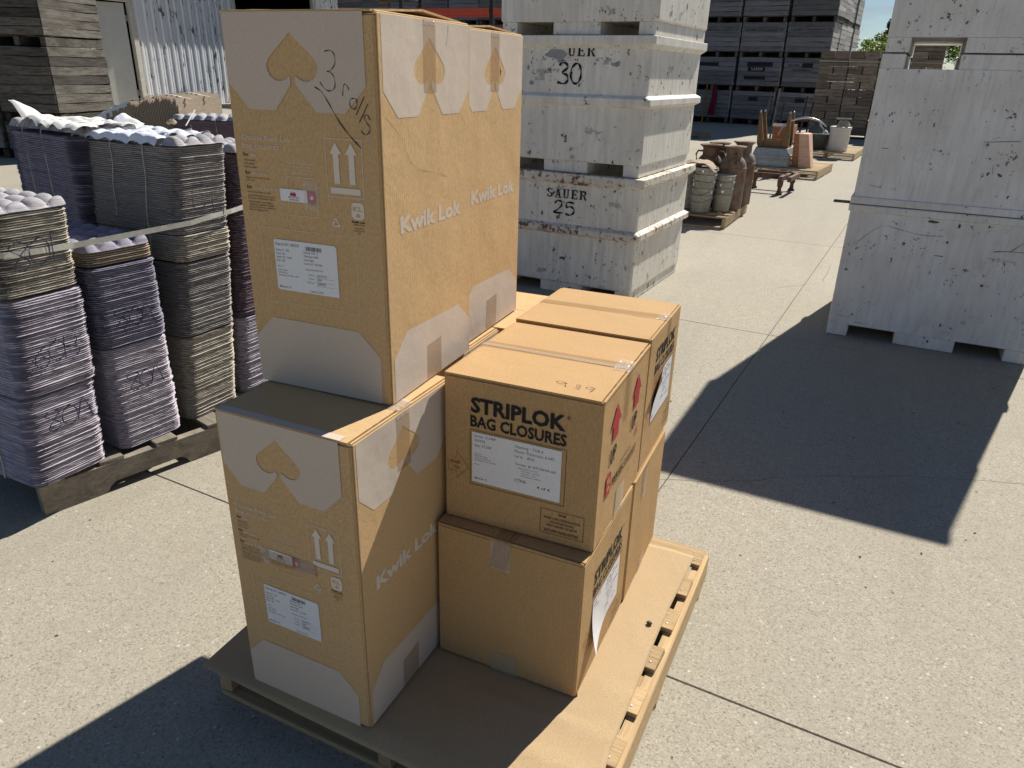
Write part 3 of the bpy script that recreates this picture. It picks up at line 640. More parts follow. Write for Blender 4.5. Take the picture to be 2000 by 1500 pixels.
cC = carton('square_carton', 'square brown carton with black lettering and white label facing the camera, "939" on top', (.456, .849, .3806, .795, .536, .9294, 0), KR2, group=GR)
striplok(cC, cC['F'])
F = cC['R']; r = MB(); k = MB()
up_arrow(r, F, .115, .256, .345, .046, .088, .052, .0008); up_arrow(r, F, .302, .262, .351, .046, .080, .050, .0008)
K = [(.066, .122), (.074, .115), (.103, .112), (.106, .168), (.098, .174), (.072, .176), (.066, .170)]; poly(r, F, K, .0008)
frame(r, F, .318, .166, .350, .196, .0012, .0008); text(r, F, 'KL', .322, .174, .014, .0008, .024, .02); r.build('red_printing', INKR, cC['t'])
text(k, F, 'UP', .084, .196, .040, .0008, .052, .03); text(k, F, 'UP', .272, .204, .040, .0008, .052, .03)
text(k, F, 'Kwik Lok', .120, .128, .016, .0008, .095, .04); text(k, F, 'Corporation', .222, .128, .016, .0008, .120, .0); text(k, F, 'MANUFACTURED BY', .190, .154, .006, .0008, .090, .01); text(k, F, 'YAKIMA, WASHINGTON  NEW HAVEN, INDIANA', .130, .116, .006, .0008, .21, .01); rect(k, F, .12, .124, .345, .1255, .0008)
k.build('black_printing', INKK, cC['t'])
q = MB(); text(q, F, 'KL', .074, .148, .016, .0012, .026, .03); mini_spade(q, F, .086, .134, .16, .0012); q.build('logo_cutout', KR2, cC['t'])
tape_strip(cC, F, [(.182, .268), (.227, .268), (.230, .391), (.186, .391)]); tape_strip(cC, F, [(.168, .001), (.243, .001), (.243, .078), (.175, .086)], TAPE2, 'paper_tape')
tape_strip(cC, cC['T'], [(.0, .196), (.392, .204), (.392, .246), (.0, .240)], None, 'tape_strip', .0016); crumple(cC, cC['T'], .352, .19, .393, .262, 3, FILM, .007); crumple(cC, cC['T'], .0, .205, .39, .222, 13, FILM, .0015)
m = MB(); T = cC['T']
stroke(m, T, [(.283, .060), (.270, .066), (.260, .061), (.268, .052), (.280, .056), (.284, .062), (.284, .050), (.290, .040)], .0014, .0018)
stroke(m, T, [(.306, .062), (.316, .064), (.318, .056), (.309, .052), (.319, .048), (.318, .040), (.305, .042)], .0014, .0018)
stroke(m, T, [(.350, .060), (.338, .064), (.331, .057), (.340, .051), (.349, .056), (.351, .061), (.350, .048), (.346, .036)], .0014, .0018); m.build('handwriting', PEN, cC['t'])
cD = carton('square_carton', 'square brown carton at the far right corner, white label on its sunny side', (.456, .848, .802, 1.170, .5375, .937, -.006), KR2, group=GR)
striplok(cD, cD['R'], .006, .004, curl=2)
tape_strip(cD, cD['T'], [(.0, .178), (.39, .196), (.39, .232), (.0, .217)], None, 'tape_strip', .0016); crumple(cD, cD['T'], .36, .18, .392, .24, 8, FILM, .005); tape_strip(cD, cD['R'], [(.196, .345), (.240, .345), (.24, .398), (.198, .398)])
# black scrap stuck to the top of the stack and a grey pebble on the sheet
m = MB(); m.grid(lambda u, v: (.375+.030*u, .235+.02*u+.07*v, 1.690+.030*u*(1-v*.6)+.004*math.sin(u*5+v*3)), 10, 10)
s_ = m.build('plastic_scrap', BLK, smooth=True, solid=.0012); tag(s_, 'curled black plastic scrap on top of the tallest carton stack', 'plastic scrap')
m = MB(); m.lathe([(0, 0), (.006, .001), (.009, .006), (.006, .011), (0, .012)], 9, (0, 0, 0), 1, .7); s_ = m.build('pebble', GALVD, smooth=True, loc=(.950, .680, .1285)); tag(s_, 'small grey pebble lying on the flattened cardboard sheet', 'pebble')
# ------------------------------------------------------------------ white painted bins
def rring(w_, d_, o, z, r=.02, n=4):
    P = []
    for cx, cy, a0 in ((w_+o-r, -o+r, -90), (w_+o-r, d_+o-r, 0), (-o+r, d_+o-r, 90), (-o+r, -o+r, 180)):
        for i in range(n): a = math.radians(a0+90*i/(n-1)); P.append((cx+r*math.cos(a), cy+r*math.sin(a), z))
    return P
def white_bin(label, loc, rz, w_, d_, h, style, mat, rimmat, flip=False, group=None):
    t = thing('fruit_bin', label, 'bin', loc, rz, group); fh = .082
    def Z(z): return h-z if flip else z
    b = MB()
    if style == 'A':
        rib = h*.555
        prof = [(-.008, fh), (.0, fh+.012), (.004, h-.07)]
        rings = [rring(w_, d_, o, Z(z)) for o, z in prof]
    else:
        rings = [rring(w_, d_, 0, Z(fh), .008), rring(w_, d_, 0, Z(h-.004), .008)]
    inn = [rring(w_, d_, -.03, Z(h-.004), .01), rring(w_, d_, -.035, Z(fh+.03), .01)]
    b.loops(rings+inn, True, True); body = b.build('bin_body', mat, t)
    bm = bmesh.new(); bm.from_mesh(body.data); bmesh.ops.recalc_face_normals(bm, faces=bm.faces); bm.to_mesh(body.data); bm.free()
    def collar(prof, name, m_):
        c = MB(); R = [rring(w_, d_, o, Z(z), .018) for o, z in prof]; c.loops(R+[R[0]]); o = c.build(name, m_, t)
        bm = bmesh.new(); bm.from_mesh(o.data); bmesh.ops.recalc_face_normals(bm, faces=bm.faces); bm.to_mesh(o.data); bm.free(); return o
    if style == 'A':
        collar([(-.001, h-.085), (.036, h-.055), (.040, h-.050), (.040, h-.003), (.037, h), (-.028, h), (-.028, h-.05)], 'rim', rimmat)
        collar([(-.001, rib-.048), (.030, rib-.030), (.036, rib-.024), (.036, rib+.012), (.030, rib+.018), (-.001, rib+.036)], 'rib', rimmat)
    else:
        collar([(-.001, h-.045), (.012, h-.040), (.014, h-.006), (.010, h), (-.028, h), (-.028, h-.03)], 'rim', rimmat)
    for x0, x1 in ((.0, .112*w_), (.355*w_, .655*w_), (.888*w_, w_)):
        f = MB(); e = .012 if style == 'A' else .0015; z0, z1 = sorted((Z(.002), Z(fh+.0)))
        f.box(max(x0, e), min(x1, w_-e), e, d_-e, z0, z1); f.build('runner', mat, t, bevel=.004)
    return t
def binF(w_): return Face((0, 0, 0), (1, 0, 0), (0, 0, 1))
Wa = -.0934; WP = Vector((-.048, 4.176, 0)); ww = 1.17; wex = Vector((math.cos(Wa), math.sin(Wa), 0))
def binloc(dx, z): p = WP+wex*(dx-ww); return (p.x, p.y, z)
b25 = white_bin('chipped white bin stencilled 25 standing on the concrete, bottom of its stack', binloc(0, 0), Wa, ww, 1.18, .907, 'A', BINW, BINRUST, group='white fruit bins')
b30 = white_bin('chipped white bin stencilled 30, middle of the stack behind the cartons', binloc(-.010, .910), Wa, ww, 1.18, .907, 'A', BINW, BINW, group='white fruit bins')
white_bin('top white bin above the one stencilled 30, cut off by the photo edge', binloc(.022, 1.820), Wa, ww, 1.18, .907, 'A', BINW, BINRUST, group='white fruit bins')
# stencil letters with slab serifs, drawn in a unit cell 0..1 x 0..1
def R4(a, b, c, d): return [(a, b), (c, b), (c, d), (a, d)]
ST = {'U': [R4(.08, .28, .33, .90), R4(0, .90, .42, 1), R4(.64, .28, .80, .90), R4(.55, .90, .93, 1), [(.08, .24), (.33, .24), (.38, .12), (.46, .09), (.46, 0), (.30, .01), (.14, .09)], [(.64, .24), (.80, .24), (.74, .09), (.62, .01), (.51, 0), (.51, .09), (.60, .13)]],
      'E': [R4(.10, 0, .36, 1), R4(0, 0, .08, .10), R4(.40, 0, .90, .10), R4(0, .90, .08, 1), R4(.40, .90, .88, 1), R4(.40, .45, .68, .55), R4(.80, .10, .90, .30), R4(.78, .72, .88, .90), R4(.62, .36, .70, .64)],
      'R': [R4(.10, 0, .36, 1), R4(0, 0, .08, .10), R4(0, .90, .08, 1), [(.40, .90), (.72, .88), (.70, .78), (.40, .84)][::-1], R4(.40, .90, .62, 1), [(.64, 1), (.64, .92), (.70, .82), (.70, .66), (.62, .56), (.62, .48), (.80, .52), (.92, .66), (.92, .84), (.82, .97)][::1], R4(.40, .46, .60, .55), [(.52, .44), (.74, .44), (.90, .12), (1, .10), (1, 0), (.74, 0)]],
      'A': [[(.40, 1), (.56, 1), (.86, .12), (.62, .12), (.40, .80)], [(.36, .90), (.42, .74), (.20, .12), (.12, .12)], R4(0, 0, .32, .10), R4(.54, 0, 1, .10), R4(.30, .28, .56, .37)],
      'S': [[(.80, .98), (.70, .98), (.66, .90), (.50, 1), (.30, 1), (.12, .88), (.08, .72), (.16, .58), (.40, .49), (.40, .62), (.30, .72), (.34, .86), (.50, .90), (.66, .84), (.74, .68), (.80, .68)][::-1], [(.10, .02), (.20, .02), (.24, .10), (.40, 0), (.62, 0), (.82, .12), (.88, .28), (.80, .43), (.46, .56), (.46, .43), (.62, .34), (.62, .16), (.44, .10), (.26, .16), (.16, .34), (.10, .34)]]}
def stencil(t, F, word, u, v, cw, chh, sp, mat, slope=0):
    m = MB()
    for i, ch in enumerate(word):
        for P in ST[ch]:
            A = sum(P[k][0]*P[(k+1) % len(P)][1]-P[(k+1) % len(P)][0]*P[k][1] for k in range(len(P)))
            if A < 0: P = P[::-1]
            poly(m, F, [(u+i*sp+x*cw, v+y*chh+slope*i) for x, y in P], .0035)
    m.build('stencil_lettering', mat, t)
def brush(t, F, strokes, wd, mat=None):
    m = MB()
    for s_ in strokes: stroke(m, F, s_, wd, .0040)
    m.build('painted_number', mat or BLK, t)
F = Face((0, 0, 0), (1, 0, 0), (0, 0, 1), .004)
u0 = ww
stencil(b25, F, 'SAUER', u0-.722, .725, .058, .066, .067, BLK)
brush(b25, F, [[(u0-.650, .682), (u0-.632, .703), (u0-.600, .700), (u0-.592, .678), (u0-.612, .650), (u0-.655, .617), (u0-.645, .613), (u0-.582, .616)], [(u0-.495, .695), (u0-.548, .697), (u0-.552, .661), (u0-.520, .668), (u0-.492, .650), (u0-.498, .620), (u0-.530, .605), (u0-.560, .618)]], .0135)
z30 = -.910
stencil(b30, F, 'UER', u0-.592, .777, .060, .070, .071, BLK)
brush(b30, F, [[(u0-.655, .716), (u0-.630, .735), (u0-.595, .725), (u0-.592, .700), (u0-.630, .672), (u0-.592, .655), (u0-.585, .622), (u0-.615, .600), (u0-.665, .610)], [(u0-.530, .730), (u0-.558, .700), (u0-.562, .645), (u0-.540, .607), (u0-.508, .608), (u0-.488, .645), (u0-.490, .700), (u0-.510, .730), (u0-.535, .728)]], .0155)
m = MB(); rnd = random.Random(4)
for i in range(26):
    x, y = u0-.80+rnd.random()*.55, .757+rnd.uniform(-.012, .012)-.0*i
    a = rnd.uniform(.003, .011); poly(m, F, [(x, y), (x+a, y+rnd.uniform(-.003, .003)), (x+a*.8, y+a*.7), (x+a*.1, y+a*.6)], .0035)
m.build('worn_stencil_flecks', BLK, b30, kind='stuff')
# dents and bare patches on bin 30
m = MB()
def blob(mb, F, u, v, a, b, seed, off): poly(mb, F, [(u+a*math.cos(i*.3142)*(1+.35*mnoise.noise((math.cos(i*.3142)*1.3, math.sin(i*.3142)*1.3, seed))), v+b*math.sin(i*.3142)*(1+.35*mnoise.noise((math.cos(i*.3142)*1.3+4, math.sin(i*.3142)*1.3, seed)))) for i in range(20)], off)
for u, v, a, b, s_ in ((.49, .79, .085, .030, 1), (.49+.46, .735, .016, .018, 2), (1.045, .675, .009, .011, 3), (.27, .70, .010, .016, 4), (.30, .60, .020, .014, 6), (.93, .73, .030, .012, 7), (.53, .747, .035, .012, 8)): blob(m, F, u, v, a, b, s_, .0022)
m.build('bare_patch', plain('bare_grey_putty', (.30, .315, .325), .7, 0, .12, 30), b30, kind='stuff')
Ra = -.0732
rb = ['plain white bin on the ground at the right edge, in shade', 'upside-down white bin in the middle of the right edge stack', 'top white bin of the right edge stack, partly above the photo edge']
for i, (z, fl, h) in enumerate(((0, False, .862), (.868, True, .862), (1.734, False, .74))):
    p = Vector((1.321+.006*i-(.004 if i == 1 else 0), 4.159+.002*i, z)); white_bin(rb[i], p, Ra, 1.15, 1.12, h, 'B', BINP, BINP, fl, 'plain white bins at the right')
sx = math.cos(Ra)*1.42; sy = math.sin(Ra)*1.42
for i, z in enumerate((0, .868)):
    white_bin('plain white bin beyond the right edge of the photo, %s of two' % ('lower', 'upper')[i], (1.321+sx+.0, 4.159+sy-.10, z), Ra, 1.15, 1.12, .862, 'B', BINP, BINP, bool(i), 'plain white bins beyond the edge')
# scratches on the bin front at the right
m = MB(); p = Vector((1.321, 4.159, 0)); RX = Vector((math.cos(Ra), math.sin(Ra), 0)); FR = Face(p, RX, (0, 0, 1), .0015); rnd = random.Random(8)
SC = [[(.07, .62), (.19, .74), (.30, .735), (.42, .715), (.55, .72)], [(.82, .66), (.90, .672), (1.02, .672)], [(.80, .62), (.88, .615), (.95, .61)], [(.90, .665), (.95, .72), (.98, .745)], [(.05, .145), (.10, .135), (.13, .136)], [(.16, .105), (.22, .108), (.24, .108)], [(.52, .60), (.57, .60)], [(1.0, .58), (1.06, .575)]]
for s_ in SC: stroke(m, FR, s_, rnd.uniform(.0018, .0045), .001)
o = m.build('scratch', plain('bare_rust_scratch', (.13, .105, .09), .8, 0, .4, 60), None, kind=None); FR2 = None
bl = [c for c in D.objects if c.get('label') == rb[0]][0]; o.parent = bl; o.matrix_parent_inverse = (Matrix.Translation(bl.location) @ Matrix.Rotation(Ra, 4, 'Z')).inverted()
m = MB(); SC = [[(.98, 1.30), (1.10, 1.335)], [(.62, 1.27), (.80, 1.285)], [(.92, 1.01), (1.0, .995), (1.10, 1.0)], [(.10, 1.205), (.14, 1.205)], [(.08, .985), (.14, .975)], [(.86, 1.335), (.90, 1.335)], [(.70, 1.15), (.71, 1.10)]]
for s_ in SC: stroke(m, FR, s_, rnd.uniform(.0018, .0045), .001)
blob(m, FR, 1.09, 1.565, .020, .016, 5, .001); blob(m, FR, .47, .80, .03, .008, 9, .001)
o = m.build('scratch', D.materials['bare_rust_scratch']); bl = [c for c in D.objects if c.get('label') == rb[1]][0]; o.parent = bl; o.matrix_parent_inverse = (Matrix.Translation(bl.location) @ Matrix.Rotation(Ra, 4, 'Z')).inverted()
q = thing('wood_shim', 'dark wooden shim sticking out between the two lower bins at the right edge', 'shim', (1.321, 4.159, .8645), Ra); board('shim_board', q, (.04, .06, 0), (.30, .05, .012), W_OLD2, 0)

# ------------------------------------------------------------------ moulded pulp trays on the left
PA = -math.radians(16.4); PO = Vector((-1.282, .441, 0)); pex = Vector((math.cos(PA), math.sin(PA), 0)); pey = Vector((-math.sin(PA), math.cos(PA), 0))
def PL(x, y, z=0): return PO+pex*x+pey*y+Vector((0, 0, z))
t = pallet('weathered grey pallet under the pulp tray stacks, notched stringer facing right', PO-pex*1.20, PA, 1.20, 1.42, 7, W_GREY, W_GREY, .135, notched=True, inset=.0)
def tray_stack(label, loc, rz, lx, ly, h, mats, cuts, group, lean=(0, 0), pitch=.0074, top=True, seed=1, twine=(), amp=.0014, cupn=(6, 4), topmat=None, rad=.042):
    """one tied column of trays: layers as real rims; mats/cuts give the colour of each bundle from the bottom"""
    t = thing('tray_stack', label, 'tray stack', loc, rz, group); rnd = random.Random(seed); n_c = 7; bounds = list(cuts)+[h]; z0 = 0
    def per(o):
        P = []
        for cx, cy, a0 in ((lx+o-rad, -o+rad, -90), (lx+o-rad, ly+o-rad, 0), (-o+rad, ly+o-rad, 90), (-o+rad, -o+rad, 180)):
            for i in range(n_c): a = math.radians(a0+90*i/(n_c-1)); P.append((cx+rad*math.cos(a), cy+rad*math.sin(a)))
        Q = []
        for i, p in enumerate(P):
            q = P[(i+1) % len(P)]; l = math.hypot(q[0]-p[0], q[1]-p[1]); k = max(1, int(l/.022))
            for j in range(k): Q.append((p[0]+(q[0]-p[0])*j/k, p[1]+(q[1]-p[1])*j/k))
        return Q
    for bi, zt in enumerate(bounds):
        m = MB(); n = max(2, int((zt-z0-.004)/pitch)); rings = []; bx, by = rnd.uniform(-.006, .006), rnd.uniform(-.006, .006)
        for k in range(n):
            z = z0+(zt-z0-.003)*k/n; hh = (zt-z0-.003)/n; jx, jy = rnd.gauss(0, .0008)+bx, rnd.gauss(0, .0008)+by; out = rnd.gauss(0, .0013)
            lx_, ly_ = lean[0]*(z/h), lean[1]*(z/h); wv = rnd.uniform(0, 6.28)
            for o, dz in ((-.0062, 0), (out-.001, hh*.22), (out+.0005, hh*.62), (-.0062, hh*.84)):
                ring = []
                for x, y in per(o):
                    s_ = math.sin(x*6.283/.085)+math.sin(y*6.283/.085); nz = mnoise.noise((x*9+k*.3, y*9, z*40+seed))
                    rag = .0024*mnoise.noise((x*60, y*60, z*90)) if o > -.005 else 0
                    dx, dy = (x-lx/2)/lx, (y-ly/2)/ly
                    ring.append((x+jx+lx_+rag*2*dx, y+jy+ly_+rag*2*dy, z+dz+amp*.28*s_+amp*.5*nz))
                rings.append(ring)
        m.loops(rings, True, True); m.build('tray_bundle', mats[bi], t, kind='stuff'); z0 = zt
    if top:
        m = MB(); nu, nv = 64, 44
        def cup(u, v):
            x, y = lx*u, ly*v; px, py = lx/cupn[0], ly/cupn[1]; row = math.floor(y/py); xs = x+(px/2 if row % 2 else 0)
            dx, dy = (xs % px)-px/2, (y % py)-py/2; r = math.hypot(dx/(px*.5), dy/(py*.56)); z = .034*max(0, 1-r*r)**.55 if r < 1 else 0
            e = min(x, lx-x, y, ly-y); z *= min(1, max(0, (e-.004)/.012)); cx, cy = max(rad, min(lx-rad, x)), max(rad, min(ly-rad, y)); l = math.hypot(x-cx, y-cy)
            if l > rad: x, y = cx+(x-cx)*rad/l, cy+(y-cy)*rad/l
            return (x+lean[0], y+lean[1], h-.006+z+.003*mnoise.noise((x*20, y*20, seed)))
        m.grid(cup, nu, nv); m.build('top_tray', topmat or mats[-1], t, smooth=True)
    for axis, p, a0, a1 in twine:
        w_ = MB(); pts = []
        if axis == 'y':      # twine over the column in a plane of constant x, on the front face
            for i in range(12): z = a0+(a1-a0)*i/11; pts.append((p+lean[0]*z/h+.004*math.sin(i), -.0035+lean[1]*z/h, z))
            pts += [(p+lean[0], .02+lean[1], h+.03)]
        else:
            for i in range(12): z = a0+(a1-a0)*i/11; pts.append((lx+.0045+lean[0]*z/h, p+lean[1]*z/h, z))
        w_.tube(pts, .0022, 5); w_.build('twine', TWINE, t)
    return t
GT = 'pulp tray stacks on the grey pallet'; zp = .136
def at(x, y, z=zp): return PL(x, y, z)
def cor(x, y, dg, lx, z=zp):
    p = PL(x, y, z); a = math.radians(dg); return (p.x-lx*math.cos(a), p.y-lx*math.sin(a), z), a
q1, a1 = cor(.052, -.012, -3, .53); q2, a2_ = cor(-.028, .325, -7.5, .535); q3, a3 = cor(-.088, .641, -3, .535); q4, a4 = cor(-.185, .965, -3, .535)
s1 = tray_stack('nearest pulp tray stack at the left edge, beige bundle over two purple bundles', q1, a1, .53, .285, .985, [T_PUR, T_PUR, T_BEI], [.345, .700], GT, (.0, .055), topmat=T_TOP, seed=3, twine=[('y', .33, .0, .30)])
s2 = tray_stack('low dark purple pulp tray stack between the two taller ones', q2, a2_, .535, .275, .805, [T_PUR, T_BLU, T_BRN], [.43, .745], GT, (.0, .0), topmat=T_BLU, seed=5)
s3 = tray_stack('tall grey and beige pulp tray stack with crumpled white liner on top', q3, a3, .535, .275, 1.150, [T_BEI, T_GRY, T_BEI, T_GRY], [.375, .690, .800], GT, (.03, .10), topmat=T_TOP, seed=8, twine=[('y', .36, .70, 1.14), ('y', .17, .85, 1.14)])
s4 = tray_stack('pulp tray stack half hidden behind the tall cartons, mauve over purple', q4, a4, .535, .275, 1.10, [T_PUR, T_MAU], [.37], GT, (.02, .08), seed=11, topmat=T_TOP)
s5 = tray_stack('wide dark blue pulp tray stack at the left rear with a cream liner', (-2.262, 1.262, zp+.0), math.radians(-11.5), .575, .285, 1.175, [T_BLU, T_BLU], [.30], GT, (.03, .0), seed=14, topmat=T_TOP, twine=[('y', .165, .02, 1.16), ('y', .33, .02, 1.16)])
def hand(t, Fc, strokes, wd=.0035, name='handwriting'):
    m = MB()
    for s_ in strokes: stroke(m, Fc, s_, wd, .007)
    m.build(name, MARK, t)
def d8(x, y, s): return [(x+.75*s, y+.95*s), (x+.35*s, y+1.05*s), (x+.05*s, y+.85*s), (x+.45*s, y+.55*s), (x+.75*s, y+.25*s), (x+.45*s, y-.02*s), (x+.15*s, y+.15*s), (x+.40*s, y+.5*s), (x+.78*s, y+.9*s)]
def d0(x, y, s): return [(x+.5*s, y+s), (x+.12*s, y+.75*s), (x+.08*s, y+.3*s), (x+.4*s, y), (x+.78*s, y+.25*s), (x+.8*s, y+.7*s), (x+.5*s, y+s), (x+.35*s, y+.95*s)]
def dA(x, y, s): return [[(x, y), (x+.4*s, y+1.05*s), (x+.8*s, y)], [(x+.1*s, y+.35*s), (x+.8*s, y+.42*s)]]
def d6(x, y, s): return [(x+.7*s, y+1.05*s), (x+.25*s, y+.7*s), (x+.1*s, y+.25*s), (x+.45*s, y), (x+.75*s, y+.25*s), (x+.45*s, y+.5*s), (x+.15*s, y+.3*s)]
def dB(x, y, s): return [[(x, y), (x+.05*s, y+1.05*s)], [(x, y+s), (x+.6*s, y+.95*s), (x+.6*s, y+.6*s), (x+.1*s, y+.52*s), (x+.7*s, y+.4*s), (x+.65*s, y+.05*s), (x, y)]]
F1 = Face((.53, 0, 0), (0, 1, 0), (0, 0, 1)); 
F1s = Face((.535, .012, 0), (0, 1, 0), (.0, .05, 1.0)); F1s.n = Vector((1, 0, 0))
hand(s1, F1s, [d8(.045, .205, .075), d0(.105, .205, .075)]+dA(.165, .21, .075), .0048)
hand(s1, F1s, [d6(.045, .445, .075), d0(.10, .455, .075)]+dB(.16, .455, .075), .0042); hand(s1, F1s, [d8(.03, .79, .09), d0(.095, .80, .09), [(.18, .80), (.18, .90)]], .0042)
F2s = Face((.538, .0, 0), (0, 1, 0), (.0, .0, 1.0)); F2s.n = Vector((1, 0, 0))
hand(s2, F2s, [d8(.06, .50, .07), d0(.115, .50, .07)]+dA(.165, .50, .07), .0042); hand(s2, F2s, [d8(.06, .24, .07), d0(.11, .24, .07)]+dA(.16, .24, .07), .0042)
F3s = Face((.540, .0, 0), (0, 1, 0), (.026, .085, 1.0)); F3s.n = Vector((1, 0, 0))
hand(s3, F3s, [[(.15, .98), (.07, .985), (.072, .90), (.13, .91)], [(.16, .96), (.17, .86)], [(.17, .90), (.22, .90), (.21, .84), (.15, .84)]], .0042)
# liners lying on the two tall stacks
def liner(label, org, rz, lx, ly, mat, seed, cups, flap=0., am=.020):
    m = MB(); n = 70
    def fn(u, v):
        x, y = u*lx, v*ly; px = lx/cups[0]; py = ly/cups[1]; xs = x+(px/2 if int(y/py) % 2 else 0)
        r = math.hypot(((xs % px)-px/2)/(px*.62), ((y % py)-py/2)/(py*.66)); z = am*max(0, 1-r*r)**.7
        z += .020*abs(mnoise.noise((x*10+seed, y*16, seed)))+.0045*abs(mnoise.noise((x*40, y*14+x*20, seed+3)))
        c = max(0, 1-math.hypot(u*1.6, (1-v)*.8 if seed % 2 else v)*1.5); z += flap*c*c
        hang = max(0, .06-v)*(.30 if flap < .1 else .1)
        return (x+.012*mnoise.noise((y*9, seed, 0)), y+.012*mnoise.noise((x*9, 0, seed)), z-hang)
    m.grid(fn, n, n); o = m.build('paper_liner', mat, smooth=True, loc=org, rot=(0, 0, rz)); tag(o, label, 'liner'); return o
liner('crumpled white liner lying over the cups of the tall grey and beige tray stack', (q3[0]-.04, q3[1]+.09, zp+1.158), a3, .52, .285, LINER, 3, (6, 4), .06)
liner('cream paper liner with raised corner on the dark blue rear tray stack', (-2.145, 1.235, zp+1.183), math.radians(-11.5), .52, .30, LINER2, 4, (5, 3), .10, .018)
m = MB(); m.grid(lambda u, v: (.06*u+.01*v, .018*v+.012*math.sin(u*6), .010*math.sin(v*3.14)+.004*math.sin(u*9)), 12, 6); o = m.build('cord_scrap', LEATHER, smooth=True, solid=.002, loc=PL(-.30, .84, zp+1.215), rot=(0, 0, PA-.3)); tag(o, 'small twisted brown scrap lying on the white liner', 'scrap')
# flat strap round the whole load
def SL(q, a, x, y, z): return (q[0]+x*math.cos(a)-y*math.sin(a), q[1]+x*math.sin(a)+y*math.cos(a), z)
m = MB(); path = [SL(q1, a1, -.008, .30, 1.0), SL(q1, a1, -.008, .09, 1.0), SL(q1, a1, .03, .044, 1.0), SL(q1, a1, .27, .036, .995), SL(q1, a1, .50, .044, .99), SL(q1, a1, .536, .075, .985), SL(q1, a1, .540, .20, .98), SL(q1, a1, .536, .315, .975)]
path += [SL(q3, a3, .572, .12, .985), SL(q3, a3, .574, .22, .995), SL(q3, a3, .566, .34, 1.0), SL(q4, a4, .562, .12, 1.005), SL(q4, a4, .562, .28, 1.01), SL(q4, a4, .53, .352, 1.01), SL(q4, a4, .25, .356, 1.01)]
vs_ = []
for p in path: vs_ += [(p[0], p[1], p[2]-.010), (p[0], p[1], p[2]+.010)]
m.add(vs_, [(2*i, 2*i+2, 2*i+3, 2*i+1) for i in range(len(path)-1)]); o = m.build('packing_strap', STRAP, solid=.0008); tag(o, 'pale flat packing strap drawn round the pulp tray stacks', 'strap')

# more trays further back
p2o = Vector((-3.30, 3.20, 0)); a2 = .24
pallet('pallet under the mauve trays and the trays lying on edge', (p2o.x-.72, p2o.y-.28, 0), a2, 1.35, 1.1, 6, W_GREY, W_GREY, .13)
m4 = tray_stack('mauve pulp tray stack with rounded cups behind the white liner', (p2o.x+.04, p2o.y-.08, .13), a2, .60, .32, 1.085, [T_MAU, T_MAU], [.5], 'pulp tray stacks further back', (.0, .0), seed=21, cupn=(7, 4), topmat=T_TOP, twine=[('y', .36, .5, 1.08)])
# trays lying on edge with two cream straps and a white sheet
eb = thing('tray_stack', 'bundle of brown pulp trays lying on edge, tied with two cream straps', 'tray stack', (p2o.x-.62, p2o.y-.10, .13), a2+.02, 'pulp tray stacks further back')
m = MB(); nl_ = 46; rnd = random.Random(2)
def eh(x): return 1.06+.17*math.sin(min(1, max(0, (x)/.62))*2.0)-.03*(x/.6)
for k in range(nl_):
    x = .02+.60*k/nl_; hh = eh(x)+rnd.uniform(-.025, .02); tl = .08
    m.add([(x, 0, 0), (x+.007, 0, 0), (x+.007+tl*.2, 0, hh), (x+tl*.2, 0, hh), (x, .62, 0), (x+.007, .62, 0), (x+.007+tl*.2, .62, hh+.02), (x+tl*.2, .62, hh+.02)], [(0, 1, 2, 3), (5, 4, 7, 6), (1, 5, 6, 2), (4, 0, 3, 7), (3, 2, 6, 7), (0, 4, 5, 1)])
m.build('tray_edges', T_BRN, eb, kind='stuff')
for yy in (.13, .40):
    m = MB(); P = [(x, yy, eh(x)+.022+.02*(yy/.62)) for x in [.0+.66*i/14 for i in range(15)]]; vs_ = []
    for p in P: vs_ += [(p[0], p[1]-.011, p[2]), (p[0], p[1]+.011, p[2])]
    m.add(vs_, [(2*i, 2*i+1, 2*i+3, 2*i+2) for i in range(14)]); m.build('strap', LINER2, eb, solid=.002)
m = MB(); m.grid(lambda u, v: (-.05+.30*u, -.015+.22*v*(1+.3*u), (eh(.27*u)+.012+.014*abs(mnoise.noise((u*9, v*7, 1)))) if v > .12 else (eh(.27*u)+.012-(.12-v)*2.2)), 26, 26); m.build('white_sheet', LINER2, eb, smooth=True)
m = MB(); m.box(-.07, .30, -.035, .10, .55, 1.045); m.build('white_board', plain('white_card', (.62, .62, .62), .6), eb, bevel=.006)
tg = thing('hanging_tag', 'white hanging tag with grey clip on the front of the mauve tray stack', 'tag', (p2o.x+.275, p2o.y-.155, 1.155), a2-.1)
m = MB(); m.box(-.035, .035, -.006, 0, -.045, .0, Matrix.Rotation(-.25, 4, 'Y')); m.build('tag_card', LABEL2, tg); m = MB(); m.box(-.038, .038, -.010, .004, .0, .022, Matrix.Rotation(-.25, 4, 'Y')); m.build('tag_clip', DKGREY, tg)
m = MB(); m.tube([(-.01, 0, .02), (-.04, .16, .12)], .004, 6); m.build('tag_cord', LINER2, tg)
